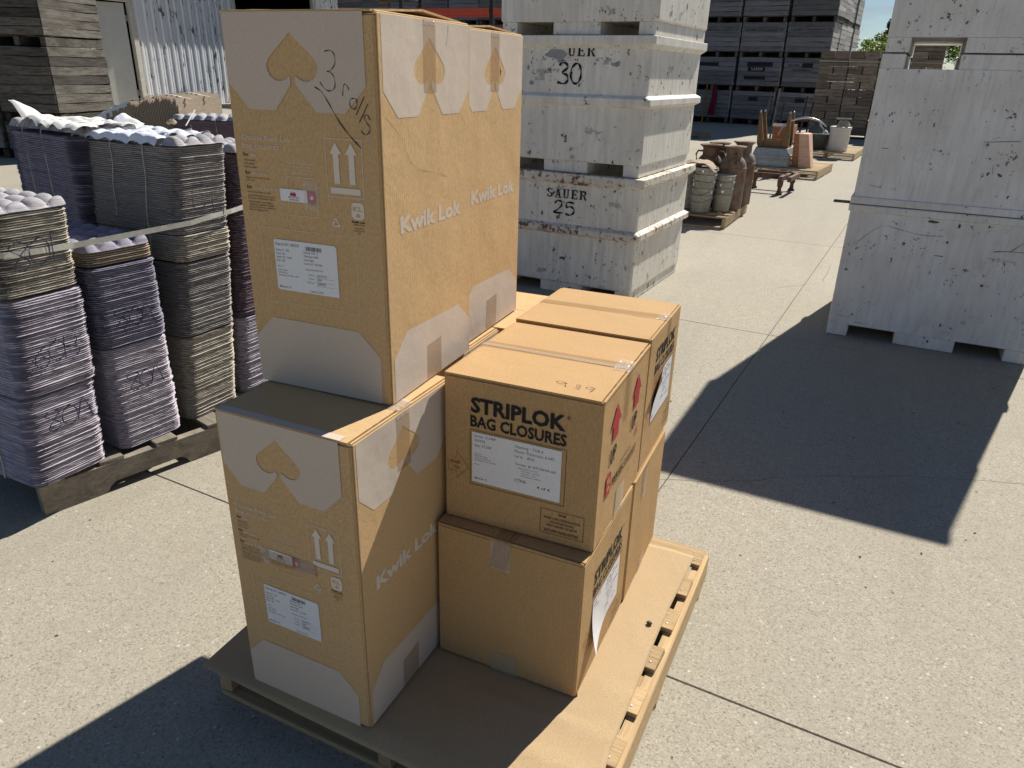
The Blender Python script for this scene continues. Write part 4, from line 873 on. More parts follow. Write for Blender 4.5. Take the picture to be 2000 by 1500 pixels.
# black tower of wrapped nursery pots
bt = thing('pot_tower', 'tower of dark plastic pots wrapped in film with a white cover', 'pot tower', (-4.62, 5.86, 0), .2)
pr = []; z = 0; rnd = random.Random(6)
for k in range(34): z0 = .05*k; pr += [(.26+rnd.uniform(-.012, .012), z0), (.285+rnd.uniform(-.01, .01), z0+.02), (.28, z0+.042)]
m = MB(); m.lathe([(0, 0)]+pr, 22); m.build('nested_pots', DKGREY, bt, kind='stuff')
m = MB()
def cov(u, v):
    a = u*6.2832; r = .31*v; return (r*math.cos(a), r*math.sin(a), 1.71+.03*mnoise.noise((u*9, v*3, 2))-(.13*(v-.85)/.15*(.6+.5*math.sin(a*3)) if v > .85 else 0))
m.grid(cov, 40, 12); m.build('white_cover', LINER, bt, smooth=True)
pallet('dark pallet under the wrapped pot tower', (-5.1, 5.5, -.001), .2, 1.0, 1.0, 5, W_OLD2, W_OLD2, .001+.0, group=None) if False else None
# ------------------------------------------------------------------ slatted wooden bins
BPOST = None
def wood_bin(label, loc, rz, w_, d_, h, n, mat, smat, group, skid=.16, parts=True, marks=None, seed=0):
    """front is -y, right side is +x; planks are parts of the front and right side"""
    rnd = random.Random(seed); t = thing('wooden_bin', label, 'bin', loc, rz, group); tk = .022
    b = MB(); b.box(tk, w_-tk, tk, d_-tk, skid, skid+.02); b.box(tk, tk+.02, tk, d_-tk, skid+.02, h-.02); b.box(w_-tk-.02, w_-tk, tk, d_-tk, skid+.02, h-.02); b.box(tk+.02, w_-tk-.02, tk, tk+.02, skid+.02, h-.02); b.box(tk+.02, w_-tk-.02, d_-tk-.02, d_-tk, skid+.02, h-.02)
    if not parts:
        b.box(0, w_, 0, d_, skid+.021, h); 
    b.build('bin_shell', W_DARK if parts else mat, t)
    if parts:
        ph = (h-skid)/n
        for i in range(n):
            z = skid+ph*(i+.5)
            board('front_plank', t, (w_/2+rnd.uniform(-.006, .006), tk/2-rnd.uniform(0, .006), z), (w_-.01, tk, ph*.91), mat, 0, rnd.uniform(-.004, .004), True)
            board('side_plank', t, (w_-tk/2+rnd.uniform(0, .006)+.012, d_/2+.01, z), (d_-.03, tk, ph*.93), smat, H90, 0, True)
        m = MB(); m.box(0, w_, d_-tk, d_, skid, h); m.box(0, tk, tk+.012, d_-tk, skid, h); m.build('rear_panel', mat, t)
    for y in (.0, d_/2-.05, d_-.10):
        for x in ((.0, w_*.45, w_-.10)):
            pass
    m = MB()
    for x in (.0, w_/2-.05, w_-.10): m.box(x, x+.10, .05, d_-.031, .002, skid-.022)
    m.box(0, w_, d_-.03, d_-.012, .003, skid-.023); m.box(.0, w_, .16, .26, skid-.0215, skid-.001); m.box(0, w_, d_-.10, d_-.012, skid-.0215, skid-.001)  # full-width rear board added to keep daylight out of the fork gap
    m.build('skid', W_OLD2 if parts else W_DARK, t)
    return t
def mark(t, F, items, mat=BLK, name='stencil_lettering'):
    m = MB()
    for it in items:
        if it[0] == 'r': rect(m, F, it[1], it[2], it[3], it[4], .016)
        else: text(m, F, it[1], it[2], it[3], it[4], .017, it[5], .03)
    m.build(name, mat, t)
# wall of bins on the far side of the yard, eight high
FA = -.13; FO = Vector((.17, 28.55, 0)); fex = Vector((math.cos(FA), math.sin(FA), 0)); fey = Vector((-math.sin(FA), math.cos(FA), 0))
BWd, BDp, BH, PIT = 1.50, 1.34, 1.132, 1.135
colw = ['rightmost', 'second from the right', 'third from the right', 'fourth from the right', 'fifth from the right', 'sixth from the right', 'seventh from the right', 'eighth from the right', 'ninth from the right', 'tenth from the right', 'eleventh from the right', 'twelfth from the right', 'thirteenth from the right', 'fourteenth from the right']
roww = ['bottom row', 'second row up', 'third row up', 'fourth row up', 'fifth row up', 'sixth row up', 'seventh row up', 'top row']
GW = 'weathered bins in the tall far wall'
MARKPAINT = plain('faded_black_paint', (.022, .024, .035), .85, 0, .2, 30)
STW = plain('white_stencil', (.55, .55, .55), .7); MARKF = plain('faded_stencil', (.075, .075, .08), .85, 0, .3, 60)
for c_ in range(14):
    for r in range(8):
        p = FO-fex*(BWd*(c_+1)+.115*c_)+fey*(.03*((c_*3+r) % 3))+Vector((0, 0, .02+PIT*r)); p += fex*(.035*math.sin(c_*5+r*2.3))
        extra = ['plain', 'with dark painted patch', 'with stencilled lettering'][(c_+r) % 3] if False else ''
        seen = (r < 4 and c_ < 8) or r in (2, 3)
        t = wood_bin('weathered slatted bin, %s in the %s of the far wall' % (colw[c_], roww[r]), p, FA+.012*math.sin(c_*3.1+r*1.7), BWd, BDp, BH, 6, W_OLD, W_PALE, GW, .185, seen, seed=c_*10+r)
        if not seen: continue
        F = Face((0, 0, 0), (1, 0, 0), (0, 0, 1), .006); ph = (BH-.185)/6; zr = lambda i: .185+ph*i
        if r == 2: mark(t, F, [('t', 'SAUER ORCHARDS %d' % (82, 47, 37, 61, 55, 29, 12, 40, 31, 66, 73, 18, 52, 90)[c_], .10, zr(4)+.035, .075, 1.36)], MARKF)
        if r == 3 and c_ in (1, 3): mark(t, F, [('t', 'ORCHARDS 36', .30, zr(4)+.03, .09, .95)], MARKF)
        if r == 1 and c_ == 1:
            mark(t, F, [('r', .32, zr(4)+.01, 1.22, zr(5)-.01), ('r', .36, zr(3)+.01, .98, zr(4)-.012), ('r', .26, zr(1)+.05, 1.02, zr(2)+.01)], MARKPAINT, 'painted_patch'); m = MB()
            for i, ch in enumerate('SAUER'):
                for P in ST[ch]:
                    A = sum(P[k][0]*P[(k+1) % len(P)][1]-P[(k+1) % len(P)][0]*P[k][1] for k in range(len(P))); P = P if A > 0 else P[::-1]
                    poly(m, F, [(.48+i*.084+x*.072, zr(3)+.04+y*.085) for x, y in P], .021)
            m.build('stencil_lettering', STW, t)
        if r == 1 and c_ == 0: mark(t, F, [('t', 'SAUER', .14, zr(4)+.03, .07, .40), ('t', 'ORCHARDS', .30, zr(3)+.03, .07, .62)], MARKF); mark(t, F, [('r', .62, zr(4), .98, zr(5)-.02)], MARKPAINT, 'painted_patch')
        if r == 1 and c_ == 2: mark(t, F, [('r', .12, zr(4)+.01, .92, zr(5)-.03)], MARKPAINT, 'painted_patch')
        if r == 0 and c_ in (0, 1): mark(t, F, [('r', .60, zr(4)-.02, .93, zr(5)-.03)], MARKPAINT, 'painted_patch')
for c_ in range(1, 14):
    for r in range(5):
        p = FO-fex*(BWd*(c_+1)+.115*c_-.62)+fey*(BDp+.10)+Vector((0, 0, .02+PIT*r))
        wood_bin('bin standing behind the far wall\'s front, %s in the %s' % (colw[c_], roww[r]), p, FA, BWd+.1, BDp, BH, 6, W_DARK, W_DARK, 'added dark bins in the second rank of the far wall', .185, False, seed=c_+r)  # rank added in near-black so slits between the front bins look shaded
for k in range(1, 4):
    for r in range(8):
        p = FO-fex*BWd+fey*((BDp+.06)*k)+fex*(.03*math.sin(k*4+r))+Vector((0, 0, .02+PIT*r))
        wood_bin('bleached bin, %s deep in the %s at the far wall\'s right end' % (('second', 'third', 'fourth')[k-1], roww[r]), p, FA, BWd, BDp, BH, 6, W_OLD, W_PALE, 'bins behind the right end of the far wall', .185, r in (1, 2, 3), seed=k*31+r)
# two stacks of darker bins at the left
LA = math.radians(14); lex = Vector((math.cos(LA), math.sin(LA), 0)); LO = Vector((-10.88, 7.85, 0))
for s_ in range(3):
    for r, (z, h) in enumerate(((0, .60), (.60, 1.165), (1.775, 1.08), (2.86, .97))):
        if s_ == 2 and r > 2: continue
        zz = z-(.62 if s_ == 1 and r else 0); hh = h
        if s_ == 1: zz, hh = ((0, .98), (1.0, .98), (2.0, .98), (3.0, .98))[r]
        w_ = 1.06; p = LO-lex*(w_+(w_+.10)*s_)+Vector((0, 0, zz+.012))
        wood_bin('dark old bin in the %s stack left of the shed door, %s' % (('right', 'middle', 'left')[s_], ('bottom bin', 'second bin up', 'third bin up', 'top bin')[r]), p, LA, w_, 1.42, hh, 7, W_OLD2 if s_ == 0 else W_OLD, W_OLD2, 'old bins left of the shed door', .155, True, seed=s_*7+r+90)

# ------------------------------------------------------------------ white metal shed
def siding_mat():
    t = NT('white_metal_siding'); c = (.80, .81, .83); n = t.noise(t.coord('Object', (1, 2.2, .55)), 2.3, 7, .68); n2 = t.noise(t.coord('Object', (1, 1, .3)), .35, 3, .5)
    chips = t.math('ADD', n, t.math('MULTIPLY', t.math('SUBTRACT', n2, .5), .35))
    st = t.noise(t.coord('Object', (3, 3, .2)), 2, 5, .6); a = t.mix(t.ramp(st, [(.4, 0.), (.8, .35)]), c, (.60, .60, .61))
    a = t.mix(t.ramp(chips, [(.60, 0.), (.615, 1.)]), a, (.10, .105, .11)); return t.fin(a, .5, 0, .4)
SIDE = siding_mat(); TRIM = plain('cream_trim', (.60, .58, .50), .6); DOORM = plain('grey_door', (.56, .56, .53), .5, 0, .06, 2, .02)
SD = Vector((-.05, .9987, 0)); SN = Vector((.9987, .05, 0)); S0 = Vector((-24.3, 21.31, 0)); sa_ = math.atan2(-SD.x, SD.y)
shed = thing('metal_shed', 'white ribbed metal shed with peeling paint, open grey door and dark doorway', 'shed', S0, sa_)
# local frame: y along the wall, +x outward
def ribbed(y0, y1, z0, z1, pit=.40):
    m = MB(); prof = []; y = y0
    while y < y1-.01:
        for dy, dx in ((0, 0), (.10, 0), (.13, .05), (.20, .05), (.23, 0), (.30, 0), (.315, .015), (.335, .015), (.35, 0)):
            if y+dy <= y1: prof.append((dx, y+dy))
        y += pit
    prof.append((0, y1))
    n = len(prof); zs = [z0, z1]; m.add([(p[0], p[1], z) for z in zs for p in prof], [(i, i+1, n+i+1, n+i) for i in range(n-1)]); return m
ribbed(.25, 5.74, 0, 6.4).build('wall_panel', SIDE, shed); ribbed(12.0, 24.6, 0, 6.4).build('wall_panel', SIDE, shed); ribbed(-9, -2.0, 0, 6.4).build('wall_panel', SIDE, shed); ribbed(-2.0, .25, 3.86, 6.4).build('wall_panel', SIDE, shed); ribbed(5.74, 12.0, 5.6, 6.4).build('wall_panel', SIDE, shed)
m = MB(); m.box(-.1, .07, .02, .25, 0, 3.85); m.box(-.1, .07, -2.0, -1.78, 0, 3.85); m.box(-.1, .07, -1.78, .02, 3.64, 3.85); m.build('door_frame', TRIM, shed, bevel=.01)
m = MB(); m.box(-.1, .07, 5.74, 5.95, 0, 5.6); m.box(-.1, .07, 11.8, 12.0, 0, 5.6); m.box(-.1, .07, 5.95, 11.8, 5.45, 5.6); m.build('doorway_frame', TRIM, shed, bevel=.01)
dr = MB(); dr.box(-.05, .0, -1.66, 0, .06, 3.60); do = dr.build('door', DOORM, shed, bevel=.01, loc=(-.06, -.10, 0), rot=(0, 0, -.22))
m = MB(); m.lathe([(.0, .10), (.05, .09), (.05, .05), (.02, .04), (.02, 0)], 10); m.build('knob', DKGREY, do, loc=(.0, -1.55, 1.75), rot=(0, H90, 0))
m = MB()
for z in (.5, 3.1): m.box(-.01, .02, -.02, .06, z-.1, z+.1)
m.build('hinge', STEEL, do)
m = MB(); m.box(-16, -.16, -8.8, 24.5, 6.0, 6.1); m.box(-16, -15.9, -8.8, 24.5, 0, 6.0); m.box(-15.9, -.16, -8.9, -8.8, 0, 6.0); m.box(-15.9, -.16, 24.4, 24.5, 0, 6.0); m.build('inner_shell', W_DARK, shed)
m = MB(); m.add([(1.3, -9.4, 6.3), (1.3, 24.8, 6.3), (-9, 24.8, 9.3), (-9, -9.4, 9.3), (1.3, -9.4, 6.42), (1.3, 24.8, 6.42), (-9, 24.8, 9.42), (-9, -9.4, 9.42)], [(0, 3, 2, 1), (4, 5, 6, 7), (0, 1, 5, 4), (1, 2, 6, 5), (2, 3, 7, 6), (3, 0, 4, 7)]); m.build('roof', GALV, shed)
m = MB()
for i in range(30):
    z = 3.5+.22*i; m.box(0, 14, 0, .05, z-3.5, z-3.5+.205)
o = m.build('plank_shed', W_OLD2, loc=(-24, 52, 0), rot=(0, 0, -.1)); tag(o, 'dark boarded shed wall far behind the orange rack', 'shed')

# ------------------------------------------------------------------ orange pallet rack
rk = thing('pallet_rack', 'orange and black pallet rack standing behind the white bins', 'rack', (-10.4, 18.0, 0), -.02)
def bx_(name, x0, x1, y0, y1, z0, z1, mat, par=rk): m = MB(); m.box(x0, x1, y0, y1, z0, z1); return m.build(name, mat, par, bevel=.006)
for x in (-.06, 2.66, 5.38):
    for y in (.0, 1.0): bx_('upright', x, x+.10, y, y+.09, 0, 4.2, RACKP)
    bx_('brace', x+.03, x+.07, .09, 1.0, 1.2, 1.26, RACKP); bx_('brace', x+.03, x+.07, .09, 1.0, 3.3, 3.36, RACKP)
for x in (.045, 2.765):
    for z in (1.25, 2.50, 2.94):
        for y in (-.02, 1.04): bx_('beam', x, x+2.61, y, y+.06, z, z+.14, RACK)

# ------------------------------------------------------------------ piles of small crates
def crate_mesh(w_, d_, h):
    m = MB(); k = .014
    for z0, z1 in ((.0, h*.47), (h*.50, h-.004)):
        m.box(0, w_, 0, k, z0, z1); m.box(0, w_, d_-k, d_, z0, z1)
        m.box(0, k, k+.001, d_-k-.001, z0, z1); m.box(w_-k, w_, k+.001, d_-k-.001, z0, z1)
    m.box(k, w_-k, k, d_-k, .012, .02); o = m.build('crate', W_CRATE, bevel=.003); me = o.data; D.objects.remove(o); return me
CW = .40; CH = .205; ms = crate_mesh(CW-.028, 2*CW-.01, CH-.008); ml_ = crate_mesh(2*CW-.028, CW-.01, CH-.008)
CA = -.10; CO = Vector((.10, 24.0, 0)); cex = Vector((math.cos(CA), math.sin(CA), 0)); cey = Vector((-math.sin(CA), math.cos(CA), 0)); rnd = random.Random(12)
ords = ['first', 'second', 'third', 'fourth', 'fifth', 'sixth', 'seventh', 'eighth']
rown = ['bottom', 'second', 'third', 'fourth', 'fifth', 'sixth', 'seventh', 'eighth', 'ninth', 'tenth', 'eleventh', 'twelfth', 'thirteenth', 'fourteenth', 'fifteenth']
for r in range(15):
    ends = r % 2 == 0; n = 8 if ends else 4
    for i in range(n):
        if r == 10 and i > 4 and False: continue
        if r > 10 and i < (5 if ends else 3): continue
        if r > 12 and i < (7 if ends else 4): continue
        o = D.objects.new('crate', ms if ends else ml_); C.objects.link(o); st = CW if ends else 2*CW
        p = CO+cex*(st*i+rnd.uniform(-.008, .008))+cey*rnd.uniform(-.05, .03)+Vector((0, 0, .12+CH*r)); o.location = p; o.rotation_euler = (0, 0, CA+rnd.uniform(-.012, .012))
        tag(o, 'small brown wooden crate, %s from the left in the %s layer of the crate pile' % (ords[i], rown[r]), 'crate', 'small crates in the pile right of the bin wall')
pallet('low pallet under the left half of the crate pile', CO-cey*.05, CA, 1.62, .95, 6, W_OLD2, W_OLD2, .118); pallet('low pallet under the right half of the crate pile', CO-cey*.05+cex*1.66, CA, 1.60, .95, 6, W_OLD2, W_OLD2, .118)
m = MB(); a, b = CO-cey*.04+cex*(-.02)+Vector((0, 0, 2.10)), CO-cey*.04+cex*3.25+Vector((0, 0, 2.08)); m.tube([a, (a+b)/2, b], .012, 5); o = m.build('packing_strap', STRAP); tag(o, 'pale strap running across the upper layer of the crate pile', 'strap')

# ------------------------------------------------------------------ pallet with milk cans and pails
pp = pallet('brown pallet carrying the rusty milk cans and metal pails', (-.985, 7.62, 0), -.06, 1.12, 1.30, 7, W_PAL2, W_PAL2, .13, name='wooden_pallet')
def milk_can(label, loc, s=1.0, r=.155, mat=None, handle=True):
    t = thing('milk_can', label, 'milk can', loc, random.uniform(0, 3), 'rusty milk cans'); mat = mat or CANM; h = .66*s; m = MB()
    m.lathe([(0, .004), (r*.97, .004), (r, .012), (r, .02), (r, .425*s), (r, .43*s), (r*1.035, .433*s), (r*1.035, .447*s), (r, .45*s), (r*.985, .465*s), (r*.93, .495*s), (r*.84, .522*s), (r*.72, .543*s), (r*.62, .555*s), (r*.605, .56*s)], 28); m.build('can_body', mat, t, smooth=True)
    m = MB(); m.lathe([(r*.605, .560*s), (r*.60, .566*s), (r*.60, .632*s), (r*.61, .638*s), (r*.74, .655*s), (r*.83, .662*s), (r*.845, .668*s), (r*.82, .675*s), (r*.66, .660*s), (r*.52, .625*s), (r*.50, .57*s), (0, .56*s)], 28); m.build('can_neck', mat, t, smooth=True)
    for a in (0, 3.1416):
        m = MB(); c, s2 = math.cos(a), math.sin(a); m.tube([(c*r*.60, s2*r*.6, .60*s), (c*r*.95, s2*r*.95, .60*s), (c*r*1.08, s2*r*1.08, .56*s), (c*r*1.0, s2*r*1.0, .50*s), (c*r*.90, s2*r*.90, .495*s)], .011, 7); m.build('can_handle', RUST, t, smooth=True)
    return t
dz = .131
milk_can('front rusty milk can with wide mouth, beside the pail stack', (.045, 8.25, dz), 1.06)
milk_can('rusty milk can at the right rear corner of the brown pallet', (.095, 8.68, dz), 1.10)
milk_can('darkest rusty milk can behind the pails, next to the white bin', (-.24, 8.30, dz), 1.06, mat=RUST)
milk_can('rusty milk can at the rear of the pallet, only its flared mouth showing', (-.20, 8.70, dz), 1.06)
def pail(label, loc, r, h, group):
    t = thing('metal_pail', label, 'pail', loc, random.uniform(0, 3), group); m = MB()
    m.lathe([(0, .004), (r*.80, .004), (r*.82, 0), (r*.83, .012), (r*.975, h-.02), (r*1.0, h-.012), (r*1.02, h-.004), (r*1.0, h), (r*.97, h-.006), (r*.80, .02), (0, .016)], 26); m.build('pail_body', GALV2, t, smooth=True)
    for a in (0, 3.1416): m = MB(); m.lathe([(0, 0), (.016, .001), (.016, .006), (0, .008)], 8); m.build('ear', STEEL, t, loc=(math.cos(a)*r*.98, math.sin(a)*r*.98, h-.035), rot=(0, H90, a))
    m = MB(); P = [(r*1.0*math.cos(q), r*1.0*math.sin(q)*.96, h-.035-.015*abs(math.sin(q))-.028*math.sin(q)**2) for q in [3.1416*i/14 for i in range(15)]]; m.tube(P, .0032, 5); m.build('bail', STEEL, t); return t
pn = ['bottom', 'second', 'third', 'fourth', 'top']
for k in range(5): pail('dull metal pail, %s of the tall nested pail stack on the brown pallet' % pn[k], (-.205+.006*k, 7.80, dz+.076*k), .128, .20, 'nested pails, tall stack')
for k in range(4): pail('dull metal pail, %s of the shorter nested pail stack by the front milk can' % (pn[k] if k < 3 else 'top'), (.0+.004*k, 7.98, dz+.072*k), .118, .20, 'nested pails, short stack')
for k in range(4): pail('dull metal pail, %s of the nested pail stack half behind the white bin' % (pn[k] if k < 3 else 'top'), (-.40, 8.02, dz+.074*k), .125, .20, 'nested pails, hidden stack')
m = MB(); m.grid(lambda u, v: (-.52+.46*u, 7.66+.30*v, .625+.07*math.sin(u*3.0)+.03*mnoise.noise((u*5, v*4, 3))-.20*max(0, u-.80)-.05*max(0, .2-v)), 22, 14)
o = m.build('canvas_wrap', LEATHER, smooth=True, solid=.004); tag(o, 'crumpled tan canvas draped over the tops of the nested pails', 'canvas')

# ------------------------------------------------------------------ rusty iron stand
ct = thing('iron_stand', 'low rusty iron cart frame with stubby legs on the concrete', 'cart frame', (.0, 11.0, 0), -.12)
def ib(name, x0, x1, y0, y1, z0, z1, mat=RUST, par=ct): m = MB(); m.box(x0, x1, y0, y1, z0, z1); return m.build(name, mat, par, bevel=.006)
ib('rail', -.06, .50, -.02, .02, .20, .275); ib('rail', -.02, .52, .36, .40, .20, .275); ib('cross_bar', .44, .50, .02, .36, .19, .26); ib('cross_bar', -.05, .0, .02, .36, .19, .26)
ib('rail', .44, .50, -.30, -.02, .20, .27); ib('rail', .57, .62, -.30, .42, .20, .27)
for x, y in ((.47, -.24), (-.02, .30), (.53, .36)):
    m = MB(); m.lathe([(.05, 0), (.05, .02), (.032, .04), (.026, .10), (.040, .13), (.045, .20), (.03, .21)], 12, (x, y, 0)); m.build('leg', RUST, ct, smooth=True)
m = MB()
for i in range(7): m.lathe([(.012, 0), (.026, .006), (.026, .014), (.012, .02)], 8, (.30+.028*i, -.05, .20))
m.build('chain', RUST, ct, kind='stuff')

# ------------------------------------------------------------------ pale pallet with tub, upturned stool and orange box
pallet('pale new pallet under the upturned stool and square wash tub', (-.42, 13.05, 0), -.12, 1.30, 1.60, 9, W_NEW, W_NEW, .15, bw=.11, worn=False)
tb = thing('wash_tub', 'square grey galvanised tub turned upside down on the pale pallet', 'tub', (.055, 13.42, .151), -.10)
def sq(hw, z, r=.05): return [(x, y, z) for x, y, _ in [(p[0]-hw, p[1]-hw, 0) for p in rring(2*hw, 2*hw, 0, 0, r, 4)]]
m = MB(); m.loops([sq(.335, 0), sq(.345, .010), sq(.335, .025), sq(.327, .05), sq(.320, .105), sq(.328, .115), sq(.328, .128), sq(.318, .138), sq(.31, .165), sq(.318, .173), sq(.318, .185), sq(.307, .195), sq(.275, .30), sq(.268, .31)], True, True); m.build('tub_body', GALV, tb)
so_ = thing('stool', 'brown wooden stool upside down on the grey tub, four tapered legs in the air', 'stool', (.055, 13.42, .463), -.10)
m = MB(); m.box(-.255, .255, -.20, .20, 0, .03); m.build('seat', BROWN, so_, bevel=.004)
for x0, x1, y0, y1 in ((-.22, .22, -.18, -.155), (-.22, .22, .155, .18)): m = MB(); m.box(x0, x1, y0, y1, .031, .12); m.build('apron', BROWN, so_)
for x0, x1, y0, y1 in ((-.245, -.22, -.15, .15), (.22, .245, -.15, .15)): m = MB(); m.box(x0, x1, y0, y1, .031, .12); m.build('apron', BROWN, so_)
for x, y in ((-.215, -.165), (.215, -.165), (-.215, .165), (.215, .165)):
    m = MB(); hw0, hw1 = .05, .018; ox, oy = x*.22-.05, y*.1
    m.loops([[(x-hw0, y-hw0, .032), (x+hw0, y-hw0, .032), (x+hw0, y+hw0, .032), (x-hw0, y+hw0, .032)], [(x-hw0+ox*.15, y-hw0, .14), (x+hw0+ox*.15, y-hw0, .14), (x+hw0+ox*.15, y+hw0, .14), (x-hw0+ox*.15, y+hw0, .14)], [(x-hw1+ox*.7, y-hw1+oy, .57), (x+hw1+ox*.7, y-hw1+oy, .57), (x+hw1+ox*.7, y+hw1+oy, .57), (x-hw1+ox*.7, y+hw1+oy, .57)]], True, True); lg = m.build('leg', BROWN, so_)
    m = MB(); m.lathe([(.012, 0), (.020, .012), (.012, .032), (0, .034)], 10, (x+ox*.7, y+oy, .57)); m.build('glide', STEEL, lg, smooth=True)
ob = thing('slant_box', 'orange painted box with a slanting bare pinkish front on the pale pallet', 'box', (.395, 13.30, .151), -.25)
m = MB(); m.add([(0, 0, 0), (.12, 0, 0), (.12, .5, 0), (0, .5, 0), (-.03, 0, .56), (.05, 0, .56), (.05, .5, .56), (-.03, .5, .56)], [(0, 3, 2, 1), (4, 5, 6, 7), (0, 1, 5, 4), (2, 3, 7, 6), (3, 0, 4, 7), (1, 2, 6, 5)]); m.build('box_side', ORANGE, ob, bevel=.004)
m = MB(); m.add([(.124, -.004, .002), (.33, .05, .002), (.26, .42, .002), (.124, .5, .002), (.054, -.004, .56), (.20, .04, .56), (.16, .38, .56), (.054, .5, .56)], [(0, 3, 2, 1), (4, 5, 6, 7), (0, 1, 5, 4), (2, 3, 7, 6), (3, 0, 4, 7), (1, 2, 6, 5)]); m.build('bare_board', PEACH, ob, bevel=.004)
ot = thing('drawer', 'orange drawer with white rim behind the legs of the upturned stool', 'drawer', (.0, 13.95, .151), -.1)
m = MB(); m.box(-.06, .30, 0, .03, .40, .66); m.box(-.06, -.03, .03, .35, .40, .66); m.box(.27, .30, .03, .35, .40, .66); m.box(-.06, .30, .35, .38, .40, .66); m.box(-.03, .27, .03, .35, .40, .42); m.build('drawer_box', ORANGE, ot); m = MB(); m.box(-.07, .31, -.012, -.001, .63, .68); m.build('rim', LABEL2, ot); m = MB(); m.box(-.02, .26, .05, .33, .0, .398); m.build('base', W_OLD2, ot)
m = MB(); P = [(.36+.42*(1-math.cos(q))-.36, 13.38+.02*q, .62+.32*math.sin(q)) for q in [2.5*i/22 for i in range(23)]]; m.tube(P, [.010+.008*math.sin(3.1416*i/22) for i in range(23)], 7); o = m.build('curved_handle', STEEL, smooth=True); o.location = (.10, -.02, .03); tag(o, 'long curved steel handle arching over the orange box', 'handle')
cart = thing('hand_cart', 'old hand cart with tall upright stakes and iron wheel behind the stool', 'cart', (-.34, 14.75, 0), -.1)
m = MB(); m.box(0, .75, 0, .9, .42, .46); m.build('cart_bed', W_OLD2, cart)
for x, y, z1 in ((.02, .02, 1.35), (.30, .02, 1.18), (.70, .02, 1.30), (.02, .85, 1.40), (.70, .85, 1.2)): m = MB(); m.tube([(x, y, .461), (x+.05, y, z1)], .020, 6); m.build('stake', W_OLD2 if x < .2 else RACKP, cart)
for x in (-.05, .80):
    m = MB(); m.tube([(x, .45+.30*math.cos(q), .31+.30*math.sin(q)) for q in [6.2832*i/28 for i in range(29)]], .014, 6, cap=False)
    for i in range(8): q = 6.2832*i/8; m.tube([(x, .45, .31), (x, .45+.30*math.cos(q), .31+.30*math.sin(q))], .008, 5)
    m.build('wheel', RUST, cart)
m = MB(); m.tube([(-.05, .45, .31), (.80, .45, .31)], .018, 6); m.box(.10, .14, .43, .47, .31, .42); m.box(.60, .64, .43, .47, .31, .42); m.build('axle', RUST, cart)

# ------------------------------------------------------------------ pallet with crock and dark tub
pallet('pale pallet further back carrying the crock and the dark oval tub', (.22, 17.02, 0), -.11, 1.22, 2.0, 10, W_NEW, W_NEW, .15, bw=.12)
m = MB(); r = .205; m.lathe([(0, .002), (r*.92, .002), (r*.97, .012), (r, .12), (r*1.02, .30), (r*1.02, .45), (r*1.05, .462), (r*1.09, .485), (r*1.09, .50), (r*1.03, .51), (r*.96, .50), (r*.95, .06), (0, .05)], 30); o = m.build('stoneware_crock', CROCK, smooth=True, loc=(1.06, 17.28, .151)); tag(o, 'tall pale stoneware crock on the far pallet', 'crock')
fu = thing('canvas_funnel', 'wrinkled tan canvas cone with wooden crosspiece lying on the crock', 'funnel', (1.10, 17.25, .664), .2)
m = MB(); m.lathe([(.145, 0), (.13, .05), (.085, .10), (.05, .13), (0, .14)], 12, (0, 0, 0), 1, .8); m.build('cone', LEATHER, fu, smooth=True); m = MB(); m.box(-.17, .14, -.02, .02, .145, .175); m.build('crosspiece', W_PALE, fu, bevel=.005)
m = MB(); m.lathe([(0, .003), (.26, .003), (.29, .02), (.335, .30), (.355, .318), (.355, .335), (.335, .34), (.325, .32), (.28, .03), (0, .025)], 34, (0, 0, 0), 1.12, .8); o = m.build('oval_tub', GALVD, smooth=True, loc=(.56, 17.55, .151)); tag(o, 'dark oval zinc tub left of the crock', 'tub')
m = MB(); m.lathe([(.165, 0), (.16, .10), (.10, .16), (.05, .26), (.02, .30), (0, .30)], 16); o = m.build('zinc_funnel', GALVD, smooth=True, loc=(.55, 17.75, .475)); tag(o, 'dark zinc funnel standing upside down in the oval tub', 'funnel')
m = MB(); m.grid(lambda u, v: (.12*u, .10*v, .06*math.sin(3.14*u)*math.sin(3.14*v)+.05*abs(mnoise.noise((u*4, v*4, 1)))), 10, 10); o = m.build('pale_rag', LABEL2, smooth=True, loc=(.70, 17.42, .486)); tag(o, 'crumpled pale rag on the rim of the dark oval tub', 'rag')
pallet('small old pallet lying flat in the shade of the bin wall', (-3.75, 20.75, 0), -.15, 1.25, .95, 5, W_PAL2, W_PAL2, .12)
m = MB(); m.grid(lambda u, v: (.16*(u-.5)*(1+.5*v)+.03*math.sin(v*5), .02*math.sin(u*9), -1.0*v), 8, 14); o = m.build('red_cloth', plain('red_cloth', (.15, .012, .022), .9), smooth=True, solid=.004, loc=(-3.62, 28.86, 1.28)); tag(o, 'dark red cloth hanging down the front of the far bin wall', 'cloth')
m = MB(); m.tube([(0, 0, 0), (.05, .02, 1.5)], .03, 8); o = m.build('yellow_pole', plain('yellow_paint', (.22, .14, .03), .6), loc=(-3.9, 28.6, 0)); tag(o, 'yellow pole leaning upright against the far bin wall', 'pole')

